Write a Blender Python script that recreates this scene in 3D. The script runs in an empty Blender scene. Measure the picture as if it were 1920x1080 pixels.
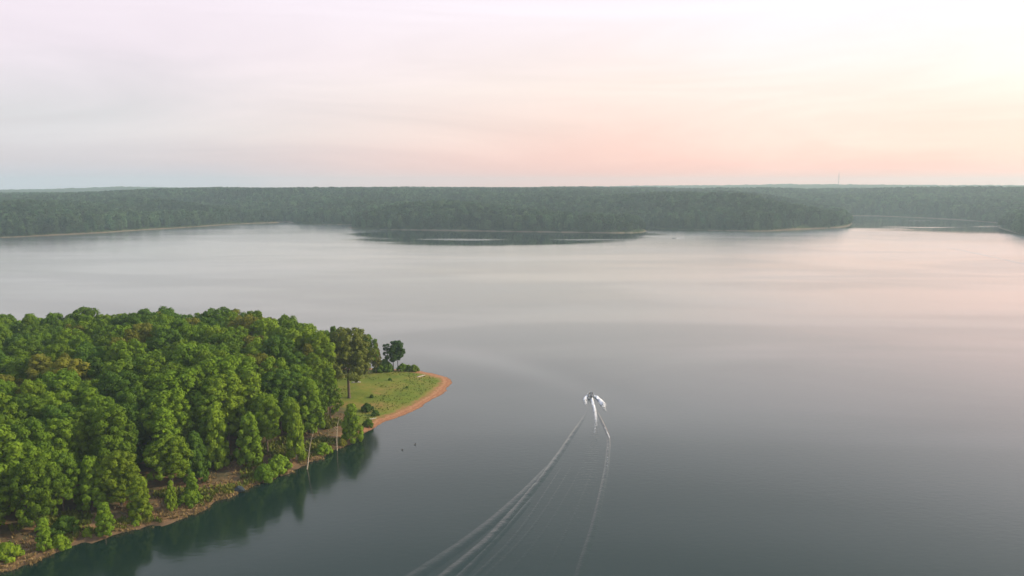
import bpy, bmesh, math, random
import numpy as np
from mathutils import Vector, Matrix

scene = bpy.context.scene
col = scene.collection
R = math.radians
rng = random.Random(7)

# ---------------------------------------------------------------- camera, world, sun, exposure
CAM_H = 70.0
FPX = 1371.0                       # focal length in pixels of a 1920 wide frame
HORIZON = 350.0
PITCH = math.atan((540 - HORIZON) / FPX)
cam = bpy.data.cameras.new("camera")
cam.sensor_width = 36.0
cam.lens = 36.0 * FPX / 1920.0
cam.clip_start = 1.0
cam.clip_end = 60000.0
cam_o = bpy.data.objects.new("camera", cam)
cam_o.location = (0, 0, CAM_H)
cam_o.rotation_euler = (math.pi / 2 - PITCH, 0, 0)
col.objects.link(cam_o)
scene.camera = cam_o

SUN_AZ, SUN_EL = R(84), R(25)      # azimuth clockwise from the view direction (+Y)
SUN_DIR = Vector((math.sin(SUN_AZ) * math.cos(SUN_EL), math.cos(SUN_AZ) * math.cos(SUN_EL), math.sin(SUN_EL)))
sun = bpy.data.lights.new("sun", 'SUN')
sun.energy = 4.9
sun.angle = R(4)
sun.color = (1.0, 0.85, 0.58)
sun_o = bpy.data.objects.new("sun", sun)
sun_o.rotation_euler = (-SUN_DIR).to_track_quat('-Z', 'Y').to_euler()
sun_o.location = (300, 100, 400)
col.objects.link(sun_o)

world = bpy.data.worlds.new("World")
scene.world = world
world.use_nodes = True
wt = world.node_tree
for n in list(wt.nodes):
    wt.nodes.remove(n)


def N(t, kind, **kw):
    n = t.nodes.new(kind)
    for k, v in kw.items():
        if k.startswith("i_"):
            key = k[2:]
            key = int(key) if key.isdigit() else key.replace("_", " ")
            n.inputs[key].default_value = v
        else:
            setattr(n, k, v)
    return n


def L(t, a, b):
    t.links.new(a, b)


def ramp(t, stops, fac=None, interp='LINEAR'):
    n = t.nodes.new('ShaderNodeValToRGB')
    n.color_ramp.interpolation = interp
    el = n.color_ramp.elements
    while len(el) < len(stops):
        el.new(0.5)
    for e, (p, c) in zip(el, stops):
        e.position = p
        e.color = (*c, 1) if len(c) == 3 else c
    if fac is not None:
        t.links.new(fac, n.inputs[0])
    return n


def math_n(t, op, a, b=None, c=None, clamp=False):
    n = t.nodes.new('ShaderNodeMath')
    n.operation = op
    n.use_clamp = clamp
    for i, v in enumerate((a, b, c)):
        if v is None:
            continue
        if hasattr(v, 'is_linked') or hasattr(v, 'links'):
            t.links.new(v, n.inputs[i])
        else:
            n.inputs[i].default_value = v
    return n.outputs[0]


def mixc(t, fac, a, b, blend='MIX'):
    n = t.nodes.new('ShaderNodeMix')
    n.data_type = 'RGBA'
    n.blend_type = blend
    for i, v in ((0, fac), (6, a), (7, b)):
        if hasattr(v, 'links'):
            t.links.new(v, n.inputs[i])
        elif i == 0:
            n.inputs[0].default_value = v
        else:
            n.inputs[i].default_value = (*v, 1)
    return n.outputs[2]


def s2l(*c):
    return tuple(((v / 255) / 12.92 if v / 255 <= 0.04045 else ((v / 255 + 0.055) / 1.055) ** 2.4) for v in c)


tc = N(wt, 'ShaderNodeTexCoord')
sep = N(wt, 'ShaderNodeSeparateXYZ')
L(wt, tc.outputs['Generated'], sep.inputs[0])
# slow bands of thin cloud, stretched along the horizon
mp = N(wt, 'ShaderNodeMapping')
mp.inputs['Scale'].default_value = (1.0, 1.0, 7.0)
mp.inputs['Rotation'].default_value = (0.0, R(4), 0.0)
L(wt, tc.outputs['Generated'], mp.inputs[0])
nz = N(wt, 'ShaderNodeTexNoise', i_Scale=1.9, i_Detail=7.0, i_Roughness=0.55, i_Distortion=0.8)
L(wt, mp.outputs[0], nz.inputs['Vector'])
band = math_n(wt, 'SUBTRACT', nz.outputs['Fac'], 0.5)
zz = math_n(wt, 'ADD', sep.outputs['Z'], math_n(wt, 'MULTIPLY', band, 0.06))
cool = ramp(wt, [(0.0, s2l(208, 204, 212)), (0.03, s2l(214, 205, 208)), (0.08, s2l(219, 216, 218)), (0.16, s2l(237, 226, 234)), (0.28, s2l(244, 231, 241)), (0.5, s2l(206, 213, 232)), (1.0, s2l(172, 192, 226))], zz)
warm = ramp(wt, [(0.0, (1.08, 0.54, 0.44)), (0.03, s2l(255, 203, 188)), (0.075, s2l(252, 220, 207)), (0.13, s2l(252, 234, 224)), (0.22, s2l(253, 243, 248)), (0.30, s2l(250, 242, 253)), (0.5, s2l(212, 218, 236)), (1.0, s2l(172, 192, 226))], zz)
hot = ramp(wt, [(0.0, (1.2, 0.72, 0.56)), (0.04, (1.45, 0.88, 0.70)), (0.10, (1.72, 0.98, 0.84)), (0.18, (1.5, 0.98, 0.96)), (0.26, (1.12, 0.97, 1.1)), (0.5, (0.72, 0.76, 0.86)), (1.0, s2l(172, 192, 226))], zz)
sd_v = N(wt, 'ShaderNodeVectorMath', operation='DOT_PRODUCT')
L(wt, tc.outputs['Generated'], sd_v.inputs[0])
sd_v.inputs[1].default_value = (math.sin(SUN_AZ), math.cos(SUN_AZ), 0)
saz = math_n(wt, 'ADD', sd_v.outputs['Value'], math_n(wt, 'MULTIPLY', band, 0.25))
mr1 = N(wt, 'ShaderNodeMapRange', interpolation_type='SMOOTHSTEP')
L(wt, saz, mr1.inputs[0]); mr1.inputs[1].default_value = -0.45; mr1.inputs[2].default_value = 0.30
mr2 = N(wt, 'ShaderNodeMapRange', interpolation_type='SMOOTHSTEP')
L(wt, saz, mr2.inputs[0]); mr2.inputs[1].default_value = 0.12; mr2.inputs[2].default_value = 0.92
veil = mixc(wt, mr2.outputs[0], mixc(wt, mr1.outputs[0], cool.outputs[0], warm.outputs[0]), hot.outputs[0])
shade = math_n(wt, 'ADD', 1.0, math_n(wt, 'MULTIPLY', band, 0.24))
veil2 = N(wt, 'ShaderNodeVectorMath', operation='SCALE')
L(wt, veil, veil2.inputs[0]); L(wt, shade, veil2.inputs['Scale'])
sky = N(wt, 'ShaderNodeTexSky', sky_type='NISHITA', sun_disc=False, sun_elevation=SUN_EL, sun_rotation=SUN_AZ)
sky.dust_density = 3.0
bg_sky = N(wt, 'ShaderNodeBackground', i_Strength=0.07)
L(wt, sky.outputs[0], bg_sky.inputs[0])
bg_veil = N(wt, 'ShaderNodeBackground', i_Strength=1.08)
L(wt, veil2.outputs[0], bg_veil.inputs[0])
mixw = N(wt, 'ShaderNodeMixShader', i_0=0.92)
L(wt, bg_sky.outputs[0], mixw.inputs[1]); L(wt, bg_veil.outputs[0], mixw.inputs[2])
wo = N(wt, 'ShaderNodeOutputWorld')
L(wt, mixw.outputs[0], wo.inputs[0])

vs = scene.view_settings
vs.view_transform = 'Standard'
vs.look = 'None'
vs.gamma = 1.0
vs.use_curve_mapping = False
vs.exposure = 0.08
cy = scene.cycles
cy.max_bounces = 6
cy.diffuse_bounces = 2
cy.glossy_bounces = 2
cy.transmission_bounces = 2
cy.volume_bounces = 2
cy.transparent_max_bounces = 8
cy.use_denoising = True
try:
    cy.denoiser = 'OPENIMAGEDENOISE'
except Exception:
    pass
cy.sample_clamp_indirect = 4.0

# ---------------------------------------------------------------- helpers
CP, SP = math.cos(PITCH), math.sin(PITCH)


def P(px, py, z=0.0):
    """the point at height z that lies on the sight line of photo pixel (px, py)"""
    dx, dy, dz = px - 960, CP * FPX + SP * (540 - py), -SP * FPX + CP * (540 - py)
    t = (z - CAM_H) / dz
    return np.array((dx * t, dy * t))


def project(x, y, z):
    z = z - CAM_H
    d = y * CP - z * SP
    u = y * SP + z * CP
    return 960 + FPX * x / d, 540 - FPX * u / d


def hash2(ix, iy, seed):
    h = (ix.astype(np.int64) * 374761393 + iy.astype(np.int64) * 668265263 + seed * 1442695041) & 0xFFFFFFFF
    h = ((h ^ (h >> 13)) * 1274126177) & 0xFFFFFFFF
    return ((h ^ (h >> 16)) & 0xFFFF) / 65535.0


def vnoise(x, y, seed=0):
    x = np.asarray(x, float); y = np.asarray(y, float)
    ix, iy = np.floor(x), np.floor(y)
    fx, fy = x - ix, y - iy
    fx = fx * fx * (3 - 2 * fx); fy = fy * fy * (3 - 2 * fy)
    a, b = hash2(ix, iy, seed), hash2(ix + 1, iy, seed)
    c, d = hash2(ix, iy + 1, seed), hash2(ix + 1, iy + 1, seed)
    return (a * (1 - fx) + b * fx) * (1 - fy) + (c * (1 - fx) + d * fx) * fy - 0.5


def fbm(x, y, seed=0, o=4):
    s = 0
    for i in range(o):
        s = s + vnoise(np.asarray(x) * 2 ** i, np.asarray(y) * 2 ** i, seed + i) / 2 ** i
    return s


def chaikin(pts, n=2, closed=True):
    p = np.array(pts, float)
    for _ in range(n):
        q = np.roll(p, -1, 0) if closed else p[1:]
        a = p if closed else p[:-1]
        p2 = np.empty((len(a) * 2, p.shape[1]))
        p2[0::2] = a * .75 + q * .25
        p2[1::2] = a * .25 + q * .75
        if not closed:
            p2 = np.vstack([p[:1], p2, p[-1:]])
        p = p2
    return p


def poly_sd(x, y, poly):
    """signed distance to a closed polygon, positive inside"""
    x = np.asarray(x, float); y = np.asarray(y, float)
    d2 = np.full(x.shape, 1e18)
    ins = np.zeros(x.shape, bool)
    q = np.roll(poly, -1, 0)
    for (ax, ay), (bx, by) in zip(poly, q):
        ex, ey = bx - ax, by - ay
        l2 = ex * ex + ey * ey + 1e-12
        t = np.clip(((x - ax) * ex + (y - ay) * ey) / l2, 0, 1)
        d2 = np.minimum(d2, (x - ax - t * ex) ** 2 + (y - ay - t * ey) ** 2)
        if ay != by:
            c = ((ay > y) != (by > y)) & (x < ex * (y - ay) / (by - ay) + ax)
            ins ^= c
    d = np.sqrt(d2)
    return np.where(ins, d, -d)


def smooth(a, b, v):
    t = np.clip((np.asarray(v, float) - a) / (b - a), 0, 1)
    return t * t * (3 - 2 * t)


def mesh_obj(name, verts, faces, mat=None, parent=None, smooth_shade=False, link=True, attrs=None):
    me = bpy.data.meshes.new(name)
    verts = np.asarray(verts, float).reshape(-1, 3)
    if isinstance(faces, np.ndarray):
        nf, k = faces.shape
        me.vertices.add(len(verts)); me.vertices.foreach_set("co", verts.ravel())
        me.loops.add(nf * k); me.loops.foreach_set("vertex_index", faces.ravel().astype(np.int32))
        me.polygons.add(nf)
        me.polygons.foreach_set("loop_start", np.arange(0, nf * k, k, dtype=np.int32))
        me.update(calc_edges=True)
    else:
        me.from_pydata([tuple(v) for v in verts], [], [tuple(f) for f in faces])
    for k, v in (attrs or {}).items():
        a = me.attributes.new(k, 'FLOAT', 'POINT')
        a.data.foreach_set('value', np.asarray(v, np.float32))
    if smooth_shade:
        me.polygons.foreach_set("use_smooth", np.ones(len(me.polygons), bool))
    if mat:
        me.materials.append(mat)
    o = bpy.data.objects.new(name, me)
    if link:
        col.objects.link(o)
    if parent:
        o.parent = parent
    return o


def tag(o, label=None, cat=None, group=None, kind=None):
    for k, v in (("label", label), ("category", cat), ("group", group), ("kind", kind)):
        if v:
            o[k] = v
    return o


def empty(name, loc, rz=0.0, s=1.0):
    o = bpy.data.objects.new(name, None)
    o.empty_display_size = 0.5
    o.location = loc
    o.rotation_euler = (0, 0, rz)
    o.scale = (s, s, s) if not isinstance(s, tuple) else s
    col.objects.link(o)
    return o


def grid_faces(nu, nv):
    i = np.arange(nu - 1)[:, None] * nv + np.arange(nv - 1)[None, :]
    return np.stack([i, i + nv, i + nv + 1, i + 1], -1).reshape(-1, 4)


# ---------------------------------------------------------------- materials
def new_mat(name):
    m = bpy.data.materials.new(name)
    m.use_nodes = True
    t = m.node_tree
    for n in list(t.nodes):
        t.nodes.remove(n)
    out = N(t, 'ShaderNodeOutputMaterial')
    return m, t, out


def plain(name, c, rough=0.6, var=0.15, scale=8.0, metal=0.0, spec=0.3):
    m, t, out = new_mat(name)
    b = N(t, 'ShaderNodeBsdfPrincipled', i_Roughness=rough, i_Metallic=metal)
    b.inputs['Specular IOR Level'].default_value = spec
    g = N(t, 'ShaderNodeTexCoord')
    nn = N(t, 'ShaderNodeTexNoise', i_Scale=scale, i_Detail=4.0)
    L(t, g.outputs['Object'], nn.inputs['Vector'])
    c1 = tuple(v * (1 - var) for v in c); c2 = tuple(min(1, v * (1 + var)) for v in c)
    r = ramp(t, [(0.3, c1), (0.7, c2)], nn.outputs['Fac'])
    L(t, r.outputs[0], b.inputs['Base Color'])
    L(t, b.outputs[0], out.inputs[0])
    return m


def leaf_mat(name, c1, c2, c3, trans=0.28, stands=False):
    """c1..c2 run over the leaves of a crown, c3 is the drift between trees"""
    m, t, out = new_mat(name)
    at = N(t, 'ShaderNodeAttribute', attribute_name='tint')
    oi = N(t, 'ShaderNodeObjectInfo')
    a = mixc(t, at.outputs['Fac'], c1, c2)
    cc = mixc(t, math_n(t, 'MULTIPLY', oi.outputs['Random'], 0.75), a, c3)
    val = math_n(t, 'ADD', 0.8, math_n(t, 'MULTIPLY', math_n(t, 'FRACT', math_n(t, 'MULTIPLY', oi.outputs['Random'], 7.31)), 0.4))
    if stands:      # neighbouring trees of one kind form stands
        gp = N(t, 'ShaderNodeNewGeometry')
        sn = N(t, 'ShaderNodeTexNoise', i_Scale=0.007, i_Detail=3.0); L(t, gp.outputs['Position'], sn.inputs['Vector'])
        val = math_n(t, 'MULTIPLY', val, math_n(t, 'ADD', 0.2, math_n(t, 'MULTIPLY', sn.outputs['Fac'], 1.2)))
        val = math_n(t, 'MULTIPLY', val, math_n(t, 'ADD', 0.6, math_n(t, 'MULTIPLY', math_n(t, 'FRACT', math_n(t, 'MULTIPLY', oi.outputs['Random'], 23.7)), 0.9)))
    sc = N(t, 'ShaderNodeVectorMath', operation='SCALE')
    L(t, cc, sc.inputs[0]); L(t, val, sc.inputs['Scale'])
    d = N(t, 'ShaderNodeBsdfPrincipled', i_Roughness=0.75)
    d.inputs['Specular IOR Level'].default_value = 0.12
    L(t, sc.outputs[0], d.inputs['Base Color'])
    tr = N(t, 'ShaderNodeBsdfTranslucent')
    L(t, mixc(t, 0.5, sc.outputs[0], (1.0, 0.95, 0.25), 'MULTIPLY'), tr.inputs[0])
    mx = N(t, 'ShaderNodeMixShader', i_0=trans)
    L(t, d.outputs[0], mx.inputs[1]); L(t, tr.outputs[0], mx.inputs[2])
    L(t, mx.outputs[0], out.inputs[0])
    return m


M = {}
M['leaf_green'] = leaf_mat('leaf_green', (0.09, 0.16, 0.010), (0.165, 0.255, 0.016), (0.085, 0.165, 0.012))
M['leaf_deep'] = leaf_mat('leaf_deep', (0.055, 0.115, 0.011), (0.098, 0.175, 0.015), (0.058, 0.125, 0.014))
M['leaf_yellow'] = leaf_mat('leaf_yellow', (0.13, 0.205, 0.012), (0.205, 0.285, 0.02), (0.12, 0.215, 0.014))
M['leaf_olive'] = leaf_mat('leaf_olive', (0.135, 0.155, 0.018), (0.23, 0.215, 0.026), (0.145, 0.165, 0.02))
M['leaf_pine'] = leaf_mat('leaf_pine', (0.105, 0.135, 0.02), (0.165, 0.18, 0.03), (0.105, 0.14, 0.022))
M['leaf_dark'] = leaf_mat('leaf_dark', (0.04, 0.095, 0.02), (0.07, 0.135, 0.025), (0.045, 0.095, 0.022))
M['leaf_far'] = leaf_mat('leaf_far', (0.022, 0.07, 0.032), (0.075, 0.14, 0.055), (0.085, 0.125, 0.055), stands=True)
M['bark'] = plain('bark', (0.10, 0.075, 0.055), 0.9, 0.4, 3.0)
M['bark_pale'] = plain('bark_pale', (0.36, 0.30, 0.22), 0.85, 0.3, 3.0)
M['bark_dark'] = plain('bark_dark', (0.05, 0.042, 0.035), 0.9, 0.35, 3.0)
M['driftwood'] = plain('driftwood', (0.42, 0.38, 0.33), 0.85, 0.25, 5.0)
M['rock'] = plain('rock', (0.03, 0.042, 0.05), 0.8, 0.35, 4.0)
M['dry_grass'] = leaf_mat('dry_grass', (0.24, 0.17, 0.07), (0.40, 0.29, 0.13), (0.27, 0.19, 0.08), 0.12)
M['green_grass'] = leaf_mat('green_grass', (0.11, 0.15, 0.02), (0.21, 0.22, 0.034), (0.13, 0.17, 0.028), 0.12)

# ground of the peninsula
m, t, out = new_mat('peninsula_soil')
M['soil'] = m
geo = N(t, 'ShaderNodeNewGeometry')
a_sd = N(t, 'ShaderNodeAttribute', attribute_name='shore')
a_pt = N(t, 'ShaderNodeAttribute', attribute_name='point')
n1 = N(t, 'ShaderNodeTexNoise', i_Scale=0.10, i_Detail=6.0, i_Roughness=0.6); L(t, geo.outputs['Position'], n1.inputs['Vector'])
n2 = N(t, 'ShaderNodeTexNoise', i_Scale=0.55, i_Detail=6.0, i_Roughness=0.65); L(t, geo.outputs['Position'], n2.inputs['Vector'])
n3 = N(t, 'ShaderNodeTexNoise', i_Scale=2.5, i_Detail=4.0); L(t, geo.outputs['Position'], n3.inputs['Vector'])
sdn = math_n(t, 'ADD', a_sd.outputs['Fac'], math_n(t, 'MULTIPLY', math_n(t, 'SUBTRACT', n2.outputs['Fac'], 0.5), 5.0))
# beach strand lines follow the shore
strand = math_n(t, 'SINE', math_n(t, 'ADD', math_n(t, 'MULTIPLY', a_sd.outputs['Fac'], 3.1), math_n(t, 'MULTIPLY', n2.outputs['Fac'], 12.0)))
sand = ramp(t, [(0.0, (0.22, 0.095, 0.05)), (0.45, (0.34, 0.155, 0.08)), (0.7, (0.42, 0.22, 0.115)), (1.0, (0.48, 0.31, 0.20))], math_n(t, 'ADD', math_n(t, 'MULTIPLY', strand, 0.13), n3.outputs['Fac']))
wet = N(t, 'ShaderNodeMapRange', interpolation_type='SMOOTHSTEP')
L(t, a_sd.outputs['Fac'], wet.inputs[0]); wet.inputs[1].default_value = 0.1; wet.inputs[2].default_value = 1.3
sandw = mixc(t, wet.outputs[0], (0.21, 0.10, 0.055), sand.outputs[0])
grass = ramp(t, [(0.3, (0.095, 0.145, 0.018)), (0.48, (0.14, 0.175, 0.024)), (0.57, (0.19, 0.18, 0.035)), (0.66, (0.29, 0.175, 0.07)), (0.8, (0.20, 0.13, 0.07))],
             math_n(t, 'ADD', math_n(t, 'MULTIPLY', n1.outputs['Fac'], 0.75), math_n(t, 'MULTIPLY', n3.outputs['Fac'], 0.28)))
gmask = N(t, 'ShaderNodeMapRange', interpolation_type='SMOOTHSTEP')
L(t, sdn, gmask.inputs[0]); gmask.inputs[1].default_value = 2.4; gmask.inputs[2].default_value = 5.6
pt_col = mixc(t, gmask.outputs[0], sandw, grass.outputs[0])
bank = ramp(t, [(0.3, (0.10, 0.075, 0.035)), (0.43, (0.22, 0.125, 0.06)), (0.53, (0.32, 0.19, 0.10)), (0.63, (0.17, 0.15, 0.045)), (0.8, (0.34, 0.25, 0.14))], math_n(t, 'ADD', math_n(t, 'MULTIPLY', n2.outputs['Fac'], 0.6), math_n(t, 'MULTIPLY', n3.outputs['Fac'], 0.4)))
floor_c = ramp(t, [(0.3, (0.07, 0.055, 0.035)), (0.47, (0.10, 0.085, 0.045)), (0.58, (0.18, 0.10, 0.055)), (0.7, (0.10, 0.11, 0.03))], math_n(t, 'ADD', math_n(t, 'MULTIPLY', n1.outputs['Fac'], 0.5), math_n(t, 'MULTIPLY', n2.outputs['Fac'], 0.5)))
fmask = N(t, 'ShaderNodeMapRange', interpolation_type='SMOOTHSTEP')
L(t, sdn, fmask.inputs[0]); fmask.inputs[1].default_value = 4.0; fmask.inputs[2].default_value = 9.0
wetb = N(t, 'ShaderNodeMapRange', interpolation_type='SMOOTHSTEP')
L(t, math_n(t, 'ADD', a_sd.outputs['Fac'], math_n(t, 'MULTIPLY', math_n(t, 'SUBTRACT', n3.outputs['Fac'], 0.5), 2.0)), wetb.inputs[0]); wetb.inputs[1].default_value = 0.3; wetb.inputs[2].default_value = 2.2
fo_col = mixc(t, fmask.outputs[0], mixc(t, wetb.outputs[0], (0.13, 0.085, 0.05), bank.outputs[0]), floor_c.outputs[0])
allc = mixc(t, a_pt.outputs['Fac'], fo_col, pt_col)
b = N(t, 'ShaderNodeBsdfPrincipled', i_Roughness=0.95)
b.inputs['Specular IOR Level'].default_value = 0.1
L(t, allc, b.inputs['Base Color'])
bp = N(t, 'ShaderNodeBump', i_Strength=0.6, i_Distance=0.35)
L(t, math_n(t, 'ADD', n2.outputs['Fac'], math_n(t, 'MULTIPLY', n3.outputs['Fac'], 0.6)), bp.inputs['Height'])
L(t, bp.outputs[0], b.inputs['Normal'])
L(t, b.outputs[0], out.inputs[0])

# ground of the far hills
m, t, out = new_mat('hill_ground')
M['hill'] = m
geo = N(t, 'ShaderNodeNewGeometry')
a_sd = N(t, 'ShaderNodeAttribute', attribute_name='shore')
n1 = N(t, 'ShaderNodeTexNoise', i_Scale=0.03, i_Detail=6.0, i_Roughness=0.7); L(t, geo.outputs['Position'], n1.inputs['Vector'])
n2 = N(t, 'ShaderNodeTexNoise', i_Scale=0.006, i_Detail=4.0); L(t, geo.outputs['Position'], n2.inputs['Vector'])
g1 = ramp(t, [(0.3, (0.03, 0.05, 0.018)), (0.55, (0.055, 0.08, 0.025)), (0.75, (0.075, 0.085, 0.03))], n1.outputs['Fac'])
mr = N(t, 'ShaderNodeMapRange', interpolation_type='SMOOTHSTEP')
L(t, math_n(t, 'ADD', a_sd.outputs['Fac'], math_n(t, 'MULTIPLY', math_n(t, 'SUBTRACT', n2.outputs['Fac'], 0.5), -22.0)), mr.inputs[0])
mr.inputs[1].default_value = 0.0; mr.inputs[2].default_value = 4.0
b = N(t, 'ShaderNodeBsdfPrincipled', i_Roughness=0.95)
b.inputs['Specular IOR Level'].default_value = 0.05
L(t, mixc(t, mr.outputs[0], (0.20, 0.16, 0.11), g1.outputs[0]), b.inputs['Base Color'])
bp = N(t, 'ShaderNodeBump', i_Strength=1.0, i_Distance=12.0)
L(t, n1.outputs['Fac'], bp.inputs['Height']); L(t, bp.outputs[0], b.inputs['Normal'])
L(t, b.outputs[0], out.inputs[0])


# ---------------------------------------------------------------- water
def ellipse_mask(t, pos, c, hx, hy, soft, noise_sock, namp):
    """1 inside a patch of sheltered water, 0 outside, with a ragged edge"""
    sp = N(t, 'ShaderNodeSeparateXYZ'); L(t, pos, sp.inputs[0])
    ex = math_n(t, 'DIVIDE', math_n(t, 'SUBTRACT', sp.outputs[0], float(c[0])), float(hx))
    ey = math_n(t, 'DIVIDE', math_n(t, 'SUBTRACT', sp.outputs[1], float(c[1])), float(hy))
    r = math_n(t, 'SQRT', math_n(t, 'ADD', math_n(t, 'MULTIPLY', ex, ex), math_n(t, 'MULTIPLY', ey, ey)))
    r = math_n(t, 'ADD', r, math_n(t, 'MULTIPLY', math_n(t, 'SUBTRACT', noise_sock, 0.5), namp))
    k = N(t, 'ShaderNodeMapRange', interpolation_type='SMOOTHSTEP')
    L(t, r, k.inputs[0])
    k.inputs[1].default_value = 1 - soft; k.inputs[2].default_value = 1 + soft
    k.inputs[3].default_value = 1.0; k.inputs[4].default_value = 0.0
    return k.outputs[0]


m, t, out = new_mat('lake_water')
M['water'] = m
geo = N(t, 'ShaderNodeNewGeometry')
pos = geo.outputs['Position']
mpw = N(t, 'ShaderNodeMapping'); mpw.inputs['Scale'].default_value = (0.35, 1.0, 1.0); mpw.inputs['Rotation'].default_value = (0, 0, R(12))
L(t, pos, mpw.inputs[0])
slick = N(t, 'ShaderNodeTexNoise', i_Scale=0.012, i_Detail=4.0, i_Roughness=0.5, i_Distortion=0.8); L(t, mpw.outputs[0], slick.inputs['Vector'])
mpf = N(t, 'ShaderNodeMapping'); mpf.inputs['Scale'].default_value = (0.25, 1.0, 1.0)
L(t, pos, mpf.inputs[0])
patch = N(t, 'ShaderNodeTexNoise', i_Scale=0.016, i_Detail=3.0); L(t, mpf.outputs[0], patch.inputs['Vector'])
p1, p2, p3, p4 = P(660, 446), P(1215, 446), P(930, 426), P(930, 460)
calm_a = ellipse_mask(t, pos, ((p1[0] + p2[0]) / 2, (p3[1] + p4[1]) / 2), (p2[0] - p1[0]) / 2, (p3[1] - p4[1]) / 2 * 1.02, 0.16, patch.outputs['Fac'], 0.75)
q1 = P(1760, 418)
calm_b = ellipse_mask(t, pos, q1, 330, 330, 0.15, patch.outputs['Fac'], 0.4)
q2 = P(400, 985)
calm_c = ellipse_mask(t, pos, q2, 75, 62, 0.6, patch.outputs['Fac'], 0.4)
q3 = P(1325, 430)
calm_d = ellipse_mask(t, pos, q3, 125, 52, 0.3, patch.outputs['Fac'], 0.8)
calm = math_n(t, 'MAXIMUM', calm_a, math_n(t, 'MAXIMUM', math_n(t, 'MULTIPLY', calm_b, 0.9), math_n(t, 'MAXIMUM', math_n(t, 'MULTIPLY', calm_c, 0.55), calm_d)))
# cat's paws of wind inside the calm water
paw = N(t, 'ShaderNodeMapRange', interpolation_type='SMOOTHSTEP')
L(t, patch.outputs['Fac'], paw.inputs[0]); paw.inputs[1].default_value = 0.60; paw.inputs[2].default_value = 0.66
paw.inputs[3].default_value = 1.0; paw.inputs[4].default_value = 0.15
calm = math_n(t, 'MULTIPLY', calm, paw.outputs[0])
open_r = N(t, 'ShaderNodeMapRange'); L(t, slick.outputs['Fac'], open_r.inputs[0])
open_r.inputs[1].default_value = 0.35; open_r.inputs[2].default_value = 0.65
open_r.inputs[3].default_value = 0.17; open_r.inputs[4].default_value = 0.22
rough = N(t, 'ShaderNodeMix', data_type='FLOAT')
L(t, calm, rough.inputs[0]); L(t, open_r.outputs[0], rough.inputs[2]); rough.inputs[3].default_value = 0.05
WATER_BODY = (0.0065, 0.020, 0.016)


def water_surface(t, out, rough_sock, normal, ripple=None):
    """body colour below, sky reflection above; reflectance rises towards grazing sight lines"""
    lw = N(t, 'ShaderNodeLayerWeight', i_Blend=0.5)
    L(t, normal, lw.inputs['Normal'])
    fr = ramp(t, [(0.0, (.02,) * 3), (0.30, (.03,) * 3), (0.53, (.08,) * 3), (0.616, (.145,) * 3), (0.75, (.335,) * 3), (0.873, (.61,) * 3), (0.95, (.80,) * 3), (1.0, (1,) * 3)], lw.outputs['Facing'])
    di = N(t, 'ShaderNodeBsdfDiffuse'); di.inputs[0].default_value = (*WATER_BODY, 1)
    gl = N(t, 'ShaderNodeBsdfGlossy', distribution='MULTI_GGX'); gl.inputs[0].default_value = (.99, 1.0, .935, 1)
    fac = fr.outputs[0]
    if ripple is not None:    # ruffled patches turn more facets to the eye and mirror less sky
        fac = math_n(t, 'MULTIPLY', fac, ripple)
    if hasattr(rough_sock, 'links'):
        L(t, rough_sock, gl.inputs['Roughness'])
    else:
        gl.inputs['Roughness'].default_value = rough_sock
    L(t, normal, gl.inputs['Normal'])
    mx_ = N(t, 'ShaderNodeMixShader')
    L(t, fac, mx_.inputs[0]); L(t, di.outputs[0], mx_.inputs[1]); L(t, gl.outputs[0], mx_.inputs[2])
    L(t, mx_.outputs[0], out.inputs[0])


rip = N(t, 'ShaderNodeTexNoise', i_Scale=0.9, i_Detail=3.0, i_Distortion=0.4)
mpr = N(t, 'ShaderNodeMapping'); mpr.inputs['Scale'].default_value = (0.5, 1.0, 1.0); mpr.inputs['Rotation'].default_value = (0, 0, R(-20))
L(t, pos, mpr.inputs[0]); L(t, mpr.outputs[0], rip.inputs['Vector'])
swl = N(t, 'ShaderNodeTexNoise', i_Scale=0.06, i_Detail=3.0); L(t, mpr.outputs[0], swl.inputs['Vector'])
bp = N(t, 'ShaderNodeBump', i_Strength=0.05, i_Distance=0.10)
pl = N(t, 'ShaderNodeVectorMath', operation='LENGTH'); L(t, pos, pl.inputs[0])
fd = N(t, 'ShaderNodeMapRange', interpolation_type='SMOOTHSTEP'); L(t, pl.outputs['Value'], fd.inputs[0])
fd.inputs[1].default_value = 150; fd.inputs[2].default_value = 650; fd.inputs[3].default_value = 0.16; fd.inputs[4].default_value = 0.0
L(t, fd.outputs[0], bp.inputs['Strength'])
L(t, rip.outputs['Fac'], bp.inputs['Height'])
big = N(t, 'ShaderNodeTexNoise', i_Scale=0.0065, i_Detail=3.0, i_Distortion=1.2); L(t, mpw.outputs[0], big.inputs['Vector'])
rp = N(t, 'ShaderNodeMapRange', interpolation_type='SMOOTHSTEP')
L(t, math_n(t, 'ADD', math_n(t, 'MULTIPLY', big.outputs['Fac'], 0.65), math_n(t, 'MULTIPLY', slick.outputs['Fac'], 0.35)), rp.inputs[0])
rp.inputs[1].default_value = 0.40; rp.inputs[2].default_value = 0.60
rp.inputs[3].default_value = 1.07; rp.inputs[4].default_value = 0.95
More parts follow.
